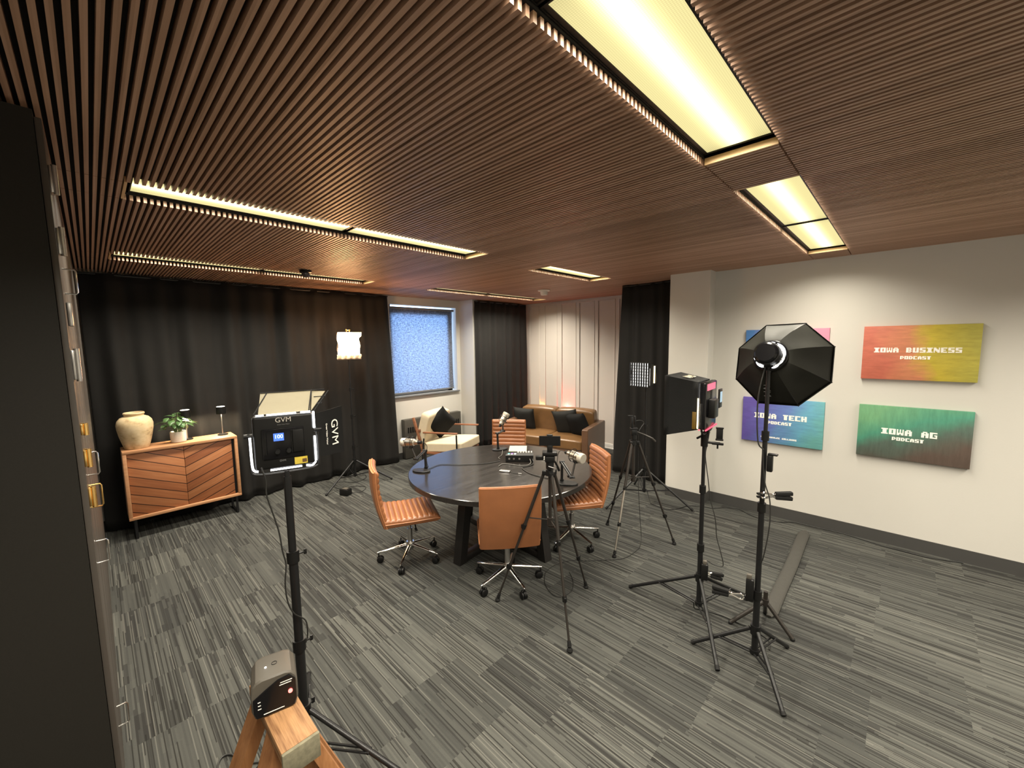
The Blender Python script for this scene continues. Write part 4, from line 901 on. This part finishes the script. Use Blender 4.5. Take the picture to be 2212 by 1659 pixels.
box(bm,(.0,-.010,-H2-.006),(.125,.010,e)); tube(bm,[(.08,-.010,-H2-.006),(.105,-.010,-.128),(W2+.002,-.010,-.112)],.0045,8,3)
obj('light_leak',bm,'ledleak',t)
bm=bm_(); tube(bm,[(-W2-.016,0,.045),(-W2-.016,0,-.10),(-W2-.002,0,-H2-.02),(0,0,-H2-.026),(W2+.002,0,-H2-.02),(W2+.016,0,-.10),(W2+.016,0,.045)],.006,8,4)
for s in (-1,1): cyl(bm,(s*(W2+.002),0,.035),(s*(W2+.034),0,.035),.010,seg=14)
cyl(bm,(0,0,-H2-.075),(0,0,-H2-.02),.011,seg=12); obj('yoke',bm,'blackm',t)
def flap(pts,m,parent,name='barn_door',th=.002):
    bm=bm_(); slab(bm,pts,th); return obj(name,bm,m,parent)
tp=flap([(-W2*.80,.02,H2+.004),(W2*.94,.02,H2+.004),(W2*1.10,.155,H2+.082),(-W2*.72,.155,H2+.082)],'netting',t)
bm=bm_()
for (a_,b_) in (((-W2*.94,.018,H2+.006),(-W2*.50,.155,H2+.084)),((W2*.90,.018,H2+.006),(W2*1.10,.155,H2+.086)),((W2*1.08,.018,H2),(W2*1.75,.150,H2+.078)),((-W2*.72,.156,H2+.085),(W2*1.60,.156,H2+.085)),((W2*1.2,.07,H2+.03),(W2*1.42,.07,H2+.03)),((W2*1.15,.11,H2+.056),(W2*1.6,.11,H2+.056))): cyl(bm,a_,b_,.0028,seg=8)
obj('door_strap',bm,'blackfab',tp)
flap([(W2*.98,.02,H2+.004),(W2*1.12,.155,H2+.082),(W2*1.62,.145,H2+.078)],'netting',t,'corner_net')
rp=flap([(W2+.012,.018,-H2*.86),(W2+.012,.018,H2*.90),(W2+.145,.14,H2*.98),(W2+.145,.14,-H2*1.02)],'blackfab',t)
dv=V((.133,.122,0)).normalized(); nv=dv.cross(V((0,0,1)))   # faces the camera
mt=Matrix(((0,dv.x,nv.x,W2+.098),(0,dv.y,nv.y,.0935),(-1,0,0,-.004),(0,0,0,1)))
mt2=Matrix(((0,dv.x,nv.x,W2+.060),(0,dv.y,nv.y,.0585),(-1,0,0,-.004),(0,0,0,1)))
for mm_,s_,b_,tx in ((mt,.062,0,'GVM'),(mt2,.0135,0,'Great Video Maker')):
    m3=mm_.copy(); m3.translation=m3.translation+nv*.0035; obj('door_logo',place(text_bm(tx,s_,b_),m3),'letter',rp)
flap([(-W2-.004,.018,-H2*.86),(-W2-.004,.018,H2*.90),(-W2+.008,.15,H2*.9),(-W2+.008,.15,-H2*.9)][::-1],'blackfab',t)
flap([(-W2*.9,.018,-H2-.004),(W2*.9,.018,-H2-.004),(W2*1.0,.13,-H2+.01),(-W2*1.0,.13,-H2+.01)][::-1],'blackfab',t)
cable([(.47,1.96,1.53),(.475,1.95,1.50),(.481,1.95,1.467),(.479,1.95,1.406),(.498,1.95,1.316),(.516,1.95,1.225),(.524,1.95,1.136),(.534,1.95,1.066),(.525,1.95,.981),(.53,1.95,.89),(.553,1.95,.82),(.60,1.955,.76),(.605,1.955,.69),(.595,1.955,.65)],'black cable drooping beside the foreground light stand pole',.0032)
# ------------------------------------------------------------------ sawhorse and power pack
t=thing('sawhorse','small wooden sawhorse in the bottom left foreground','sawhorse',(.352,1.27,0))
bm=bm_(); box(bm,(0,.185,.806),(.107,.36,.042),bev=.003); obj('top_beam',bm,'lumber',t)
bm=bm_(); box(bm,(0,.0,.785),(.109,.012,.082),bev=.003); obj('end_plate',bm,'endgrain',t)
for sy,yy in ((0,.13),(1,.30)):
    for s in (-1,1):
        bm=bm_(); top=V((s*.03,yy,.785)); ft=V((s*.33,yy+(-.10 if sy==0 else .06),.0)); d=ft-top; u=V((0,1,0)); w_=d.cross(u).normalized()
        sec=[(u*.042+w_*.019),(u*-.042+w_*.019),(u*-.042-w_*.019),(u*.042-w_*.019)]; ftz=ft.copy()
        ring0=[top+q_ for q_ in sec]; ring1=[]
        for q_ in sec:
            p=ft+q_; k=p.z/(-d.z); ring1.append(p+d*k)
        loft(bm,[ring0,ring1]); obj('leg',bm,'lumberleg',t)
bm=bm_(); box(bm,(0,.17-.03,.60),(.20,.02,.09)); obj('gusset',bm,'lumberleg',t)
t=thing('power_pack','taupe portable power pack with black front panel on the sawhorse','power pack',(.352,1.518,.827),R(-14))
bm=bm_(); sec=[(-.060,.003),(.060,.003),(.068,.03),(.068,.085),(.064,.108),(.052,.124),(.035,.130),(-.035,.130),(-.052,.124),(-.064,.108),(-.068,.085),(-.068,.03)]
loft(bm,[[(x*s_,y,z*s_+.0) for x,z in sec] for y,s_ in ((-.075,.96),(-.07,1),(.035,1),(.055,.93))]); obj('shell',bm,'boxgrey',t,25)
bm=bm_(); sec2=[(-.054,.006),(.054,.006),(.062,.03),(.062,.095),(.045,.117),(.01,.112),(-.03,.090),(-.062,.070),(-.062,.03)]
loft(bm,[[(x,y,z) for x,z in sec2] for y in (-.082,-.075)]); obj('front_panel',bm,'glassb',t,25)
bm=bm_(); cyl(bm,(.045,-.083,.062),(.045,-.087,.062),.0065,seg=14); obj('status_light',bm,'redled',t)
bm=bm_(); cyl(bm,(-.022,-.02,.130),(-.022,-.02,.132),.0032,seg=12); obj('top_light',bm,'whiteled',t)
bm=bm_(); tube(bm,[(.004+.008*math.cos(k*PI/8),-.012+.008*math.sin(k*PI/8),.131) for k in range(16)],.0009,6,0,True); obj('power_button',bm,'black',t)
bm=bm_()
for (x,z,w_) in ((.035,.102,.035),(.032,.094,.035),(-.045,.062,.008),(-.045,.050,.008),(-.045,.038,.010),(-.005,.014,.06)): box(bm,(x,-.083,z),(w_,.001,.0022))
obj('panel_print',bm,'letter',t)
cable([(.50,2.05,.006),(.42,2.16,.006),(.346,2.227,.006),(.328,2.31,.006),(.291,2.334,.006),(.263,2.286,.006),(.25,2.16,.006),(.27,1.98,.006),(.33,1.85,.006)],'black cable looping on the carpet behind the sawhorse',.004)
# ------------------------------------------------------------------ sideboard and what stands on it
t=thing('sideboard','wooden sideboard with chevron planked doors against the black curtain','sideboard',(.65,5.80,0))
Wd=1.02; z0,z1=.215,.965; dp=.325
bm=bm_(); th=.032
box(bm,(0,dp/2,z1-th/2),(Wd,dp,th),bev=.004); box(bm,(0,dp/2,z0+th/2),(Wd,dp,th),bev=.004)
for s in (-1,1): box(bm,(s*(Wd/2-th/2),dp/2,(z0+z1)/2),(th,dp,z1-z0-2*th+.002),bev=.004)
box(bm,(0,dp-.008,(z0+z1)/2),(Wd-.03,.014,z1-z0-.03)); obj('carcass',bm,'sbframe',t)
for k,(xa,xb,mm_) in enumerate(((-Wd/2+th+.002,-.006,'chevL'),(-.003,Wd/2-th-.028,'chevR'))):
    bm=bm_(); w_=xb-xa; box(bm,(w_/2 if k==1 else -w_/2,.0,0),(w_,.02,z1-z0-2*th-.006),bev=.002); o=obj('door',bm,mm_,t); o.location=((xa if k==1 else xb),.035,(z0+z1)/2)
bm=bm_(); box(bm,(Wd/2-th-.014,.05,(z0+z1)/2),(.024,.02,z1-z0-2*th)); obj('finger_gap',bm,'black',t)
for s in (-1,1):
    bm=bm_(); x=s*(Wd/2-.05)
    for y in (.03,dp-.03): box(bm,(x,y,z0/2),(.022,.022,z0))
    box(bm,(x,dp/2,.011),(.022,dp-.04,.022)); obj('leg',bm,'blackm',t)
ZS=z1
t=thing('vase','large aged cream pottery vase at the left end of the sideboard','vase',(.272,5.965,ZS))
bm=bm_(); lathe(bm,[(0,.001),(.098,.001),(.104,.008),(.118,.06),(.137,.14),(.150,.22),(.152,.265),(.142,.305),(.118,.335),(.082,.352),(.080,.362),(.088,.372),(.090,.382),(.084,.390),(.074,.388),(.070,.372),(.070,.34),(.05,.30),(0,.29)],seg=64); obj('body',bm,'vase',t)
t=thing('potted_plant','small leafy green plant in a round pale pot on the sideboard','plant',(.625,5.96,ZS))
bm=bm_(); lathe(bm,[(0,.001),(.062,.001),(.070,.008),(.074,.05),(.074,.118),(.070,.124),(.066,.12),(.064,.10),(0,.10)],seg=40); obj('pot',bm,'pot',t)
bm=bm_(); lathe(bm,[(0,.109),(.030,.107),(.064,.103)],seg=24); obj('soil',bm,'soil',t)
bms=bm_(); bml=bm_(); rnd=random.Random(5)
for k in range(46):
    a=rnd.uniform(0,2*PI); rr_=rnd.uniform(.02,.155); hz=.125+rnd.uniform(.02,.20)*(1-.35*rr_/.155); 
    tip=V((rr_*math.cos(a),rr_*math.sin(a)*.85,hz+ .02)); b0=V((.02*math.cos(a),.02*math.sin(a),.105)); mid=(b0+tip)/2+V((0,0,.03))
    tube(bms,[b0,mid,tip],.0018,5,3)
    d=V((math.cos(a+rnd.uniform(-.5,.5)),math.sin(a+rnd.uniform(-.5,.5)),rnd.uniform(-.55,.25))).normalized(); sd=d.cross(V((0,0,1))).normalized(); nr=sd.cross(d); L=rnd.uniform(.058,.085); w_=L*.34
    st=[]
    for s in [0,.2,.45,.7,.9,1]:
        ww=w_*math.sin(PI*(s**.8))**.8 if 0<s<1 else .001; c_=tip+d*L*s+nr*(-.25*L*s*s); st.append((c_-sd*ww+nr*ww*.25,c_,c_+sd*ww+nr*ww*.25))
    for s0,s1 in zip(st,st[1:]):
        for i in range(2): quad(bml,[s0[i],s0[i+1],s1[i+1],s1[i]])
obj('stems',bms,'stem',t); bmesh.ops.remove_doubles(bml,verts=bml.verts[:],dist=1e-5); o=obj('leaves',bml,'leaf',t,70); so=o.modifiers.new('s','SOLIDIFY'); so.thickness=.0012
def tlamp(loc,label,first=[]):
    if first: return dup(first[0],label,loc)
    t=thing('table_lamp',label,'lamp',loc,0,'small black cordless table lamps'); first.append(t)
    bm=bm_(); lathe(bm,[(0,0.001),(.054,.001),(.056,.006),(.054,.012),(.012,.016),(0,.016)],seg=32); obj('base',bm,'black',t)
    bm=bm_(); cyl(bm,(0,0,.014),(0,0,.262),.0055,seg=12); obj('stem',bm,'steel',t)
    bm=bm_(); lathe(bm,[(.046,.262),(.049,.265),(.049,.348),(.045,.352),(.045,.347),(.047,.343),(.044,.266),(.008,.264)],seg=32); obj('shade',bm,'black',t)
    bm=bm_(); lathe(bm,[(0,.3535),(.041,.3535),(.043,.349),(0,.346)],seg=32); obj('top_diffuser',bm,'lampdisc',t)
    bm=bm_(); lathe(bm,[(.010,.2635),(.040,.2635),(.040,.2665),(.010,.2665)],seg=32); obj('down_light',bm,'lampdown',t)
    return t
tlamp((.712,6.02,ZS),'black table lamp on the sideboard right behind the plant')
tlamp((1.055,6.00,ZS),'black table lamp at the right end of the sideboard')
# ------------------------------------------------------------------ heater, armchair, sofa, cushions
t=thing('wall_heater','dark metal wall heater below the window behind the armchair','heater',(4.37,YB-.06,0))
bm=bm_(); box(bm,(0,0,.36),(1.26,.115,.70),bev=.008); obj('casing',bm,'heater',t)
bm=bm_()
for k in range(26): box(bm,(-.56+.045*k,-.0585,.52),(.026,.006,.10))
obj('grille',bm,'black',t)
def cushion(name,label,loc,size,th,rot,m,cat='cushion',grp=None):
    t=bpy.data.objects; bm=bm_(); n=16; top=[];bot=[]
    def pt(i,j,s):
        u=-1+2*i/n; v=-1+2*j/n
        ex=1-.10*(1-v*v)**1.0*abs(u)**3; ey=1-.10*(1-u*u)*abs(v)**3
        h=max(0,(1-u**4)*(1-v**4))**.55
        wr=1+.10*math.sin(5*u+2*v)*.5
        return V((u*ex*size[0]/2,v*ey*size[1]/2,s*h*th/2*wr))
    for s in (1,-1):
        G=[[bm.verts.new(pt(i,j,s)) for i in range(n+1)] for j in range(n+1)]
        for j in range(n):
            for i in range(n): bm.faces.new((G[j][i],G[j][i+1],G[j+1][i+1],G[j+1][i]))
    bmesh.ops.remove_doubles(bm,verts=bm.verts[:],dist=1e-4)
    o=obj(name,bm,m,None,70); o.location=loc; o.rotation_euler=rot.to_euler() if isinstance(rot,Matrix) else rot; return tag(o,label,cat,grp)
def padded(bm,c,s,bev,puff=.0,rot=None):
    """soft box: rounded and slightly domed"""
    vs=box(bm,(0,0,0),s,None,bev,4)
    ed=[e for e in bm.edges if all(v in set(vs) for v in e.verts)]
    for v in vs:
        p=v.co; u,w_,h_=p.x/(s[0]/2),p.y/(s[1]/2),p.z/(s[2]/2)
        p=V((p.x,p.y,p.z)); 
        if rot is not None: p=rot@p
        v.co=p+V(c)
def softbox_mesh(c,s,round_,puff,rot=None,n=12):
    """pillow-like block: superellipsoid"""
    bm=bm_(); g=bmesh.ops.create_cube(bm,size=2.0); bmesh.ops.subdivide_edges(bm,edges=bm.edges[:],cuts=n,use_grid_fill=True)
    for v in bm.verts:
        p=v.co; u,w_,h_=p.x,p.y,p.z
        q_=V((u,w_,h_)); ln=(abs(u)**round_+abs(w_)**round_+abs(h_)**round_)**(1/round_); q_=q_/ln
        k=1+puff*(1-min(1,u*u))*(1-min(1,w_*w_))*(abs(h_)>.5)
        r_=V((q_.x*s[0]/2,q_.y*s[1]/2,q_.z*s[2]/2*k))
        if rot is not None: r_=rot@r_
        v.co=r_+V(c)
    return bm
# armchair, faces local +Y
AC=(4.135,5.47); AR=R(-157.7)
t=thing('armchair','cream cushioned armchair with slim walnut arms under the window','armchair',(*AC,0),AR)
obj('seat_cushion',softbox_mesh((0,.03,.365),(.70,.74,.155),14,.22,Matrix.Rotation(R(4),3,'X')),'cream',t,60)
obj('back_cushion',softbox_mesh((0,-.335,.635),(.68,.17,.56),14,.1,Matrix.Rotation(R(-17),3,'X')),'cream',t,60)
for s in (-1,1):
    x=s*.375
    bm=bm_(); tube(bm,[(x,.335,.0),(x,.33,.60)],.013,12); g=obj('front_post',bm,'blackm',t)
    bm=bm_(); box(bm,(x,.03,.612),(.045,.64,.026),Matrix.Rotation(R(2),3,'X'),bev=.010); obj('armrest',bm,'walnut',t)
    bm=bm_(); box(bm,(x*.97,-.385,.53),(.03,.045,.64),Matrix.Rotation(R(17),3,'X'),bev=.008); obj('back_post',bm,'walnut',t)
    bm=bm_(); tube(bm,[(x,-.33,.0),(x,-.28,.50)],.013,12); obj('rear_leg',bm,'blackm',t)
bm=bm_(); box(bm,(0,.0,.265),(.76,.70,.035),bev=.008); obj('seat_frame',bm,'walnut',t)
bm=bm_(); box(bm,(0,-.37,.62),(.74,.02,.05),bev=.006); obj('back_rail',bm,'walnut',t)
Ma=Matrix.Rotation(AR,3,'Z')
p=Ma@V((.02,-.155,0)); cushion('throw_pillow','black throw pillow balanced on its corner in the cream armchair',(AC[0]+p.x,AC[1]+p.y,.705),(.44,.44),.15,(Ma@Matrix.Rotation(R(-34),3,'Z')@Matrix.Rotation(R(-14),3,'X')@Matrix.Rotation(R(90),3,'X')@Matrix.Rotation(R(45),3,'Z')),'blackcush','pillow','black throw pillows')
# sofa: local +Y forward, origin floor centre
SF=R(102.4)   # forward (-.976,.215)... set below
fwd=V((-.976,-.215,0)); SF=math.atan2(fwd.y,fwd.x)-PI/2
W3=1.64; right_front=V((5.40,3.55,0)); wv=V((.215,-.976,0)); 
SO=right_front-wv*(W3/2)-fwd*.425
t=thing('sofa','caramel leather two seat sofa in front of the white panelling','sofa',tuple(SO),SF)
# local x axis = right of forward: camera-right end is local +x? forward rotated -90
lx=Matrix.Rotation(SF,3,'Z')@V((1,0,0)); sgn=1 if lx.dot(wv)>0 else -1
for s in (-1,1):
    bm=bm_(); A=[(.425,.10),(.425,.625),(.40,.64),(-.40,.66),(-.42,.65),(-.42,.10)]
    secs=[]
    for x,e in ((-.055,.012),(-.045,0),(.045,0),(.055,.012)):
        secs.append([(s*(W3/2-.055)+x,y-math.copysign(e,y),z-(e if z>.3 else -e)) for y,z in A])
    loft(bm,secs); obj('arm',bm,'sofaside',t,30)
bm=bm_(); box(bm,(0,-.34,.40),(W3-.20,.14,.56),Matrix.Rotation(R(-4),3,'X'),bev=.02); obj('back_frame',bm,'sofaside',t)
bm=bm_(); box(bm,(0,.02,.20),(W3-.22,.78,.16),bev=.015); obj('base',bm,'sofaside',t)
for s in (-1,1):
    obj('seat_cushion',softbox_mesh((s*(W3/2-.11)/2,.07,.355),((W3-.22)/2-.005,.70,.17),15,.16),'sofa',t,60)
    obj('back_cushion',softbox_mesh((s*(W3/2-.11)/2,-.245,.625),((W3-.20)/2-.005,.20,.46),13,.12,Matrix.Rotation(R(-8),3,'X')),'sofa',t,60)
for sx in (-1,1):
    for sy in (-1,1):
        bm=bm_(); cyl(bm,(sx*(W3/2-.09),sy*.34,0),(sx*(W3/2-.09),sy*.34,.125),.016,.024,seg=12); obj('leg',bm,'walnut',t)
MS=Matrix.Rotation(SF,3,'Z')
def spill(lx_,ly,z,label,tilt,roll,yawz,m,sz=.44):
    p=SO+MS@V((lx_,ly,0)); cushion('throw_pillow',label,(p.x,p.y,z),(sz,sz),.16,MS@Matrix.Rotation(yawz,3,'Z')@Matrix.Rotation(tilt,3,'X')@Matrix.Rotation(R(90),3,'X')@Matrix.Rotation(roll,3,'Z'),m,'pillow','black throw pillows')
sg=sgn
spill(-sg*.60,-.03,.635,'black throw pillow at the left end of the sofa',R(-16),R(2),R(0),'greycush')
spill(sg*.25,-.035,.64,'charcoal throw pillow, the left one of the pair at the sofa\'s right arm',R(-18),R(-9),R(4),'greycush',.48)
spill(sg*.505,.05,.63,'black throw pillow wedged against the sofa\'s right arm',R(-22),R(-8),R(20)*sg,'blackcush',.46)
# accent lamps standing behind the sofa
for (y,m_,lab) in ((5.60,'accentor','small orange accent uplight behind the sofa at the curtain end'),(4.93,'accentred','small red accent uplight behind the middle of the sofa')):
    t=thing('accent_light',lab,'accent light',(6.68,y,0),0,'coloured accent uplights'); t.rotation_euler.y=R(4)
    bm=bm_(); box(bm,(0,0,.32),(.04,.12,.62),bev=.006); obj('case',bm,'black',t)
    bm=bm_(); box(bm,(.004,0,.640),(.03,.10,.004),Matrix.Rotation(R(25),3,'Y')); obj('lamp_face',bm,m_,t)
# ------------------------------------------------------------------ daylight outside, world, camera
w=bpy.data.worlds.new('World'); sc.world=w; w.use_nodes=True; bg=w.node_tree.nodes['Background']; bg.inputs[0].default_value=(.50,.70,1,1); bg.inputs[1].default_value=2.0
ld=bpy.data.lights.new('daylight','AREA'); ld.shape='RECTANGLE'; ld.size=2.0; ld.size_y=2.2; ld.energy=40; ld.color=(.42,.62,1.0)
lo=bpy.data.objects.new('daylight',ld); C.objects.link(lo); lo.location=(4.3,YB+1.2,2.2); lo.rotation_euler=(R(-80),0,0)
yaw,pitch,roll,F=0.8027,0.1021,-0.0140,875.6
f=V((math.sin(yaw)*math.cos(pitch),math.cos(yaw)*math.cos(pitch),-math.sin(pitch))); r=V((math.cos(yaw),-math.sin(yaw),0)); u=r.cross(f)
r2=r*math.cos(roll)+u*math.sin(roll); u2=u*math.cos(roll)-r*math.sin(roll)
cd=bpy.data.cameras.new('camera'); cd.sensor_width=36; cd.lens=F/2212*36; cd.clip_start=.03; cam=bpy.data.objects.new('camera',cd); C.objects.link(cam)
cam.matrix_world=Matrix(((r2.x,u2.x,-f.x,0),(r2.y,u2.y,-f.y,0),(r2.z,u2.z,-f.z,2.05),(0,0,0,1)))
sc.camera=cam
sc.view_settings.view_transform='Standard'; sc.view_settings.look='None'; sc.view_settings.exposure=0.32; sc.view_settings.gamma=1; sc.view_settings.use_curve_mapping=False
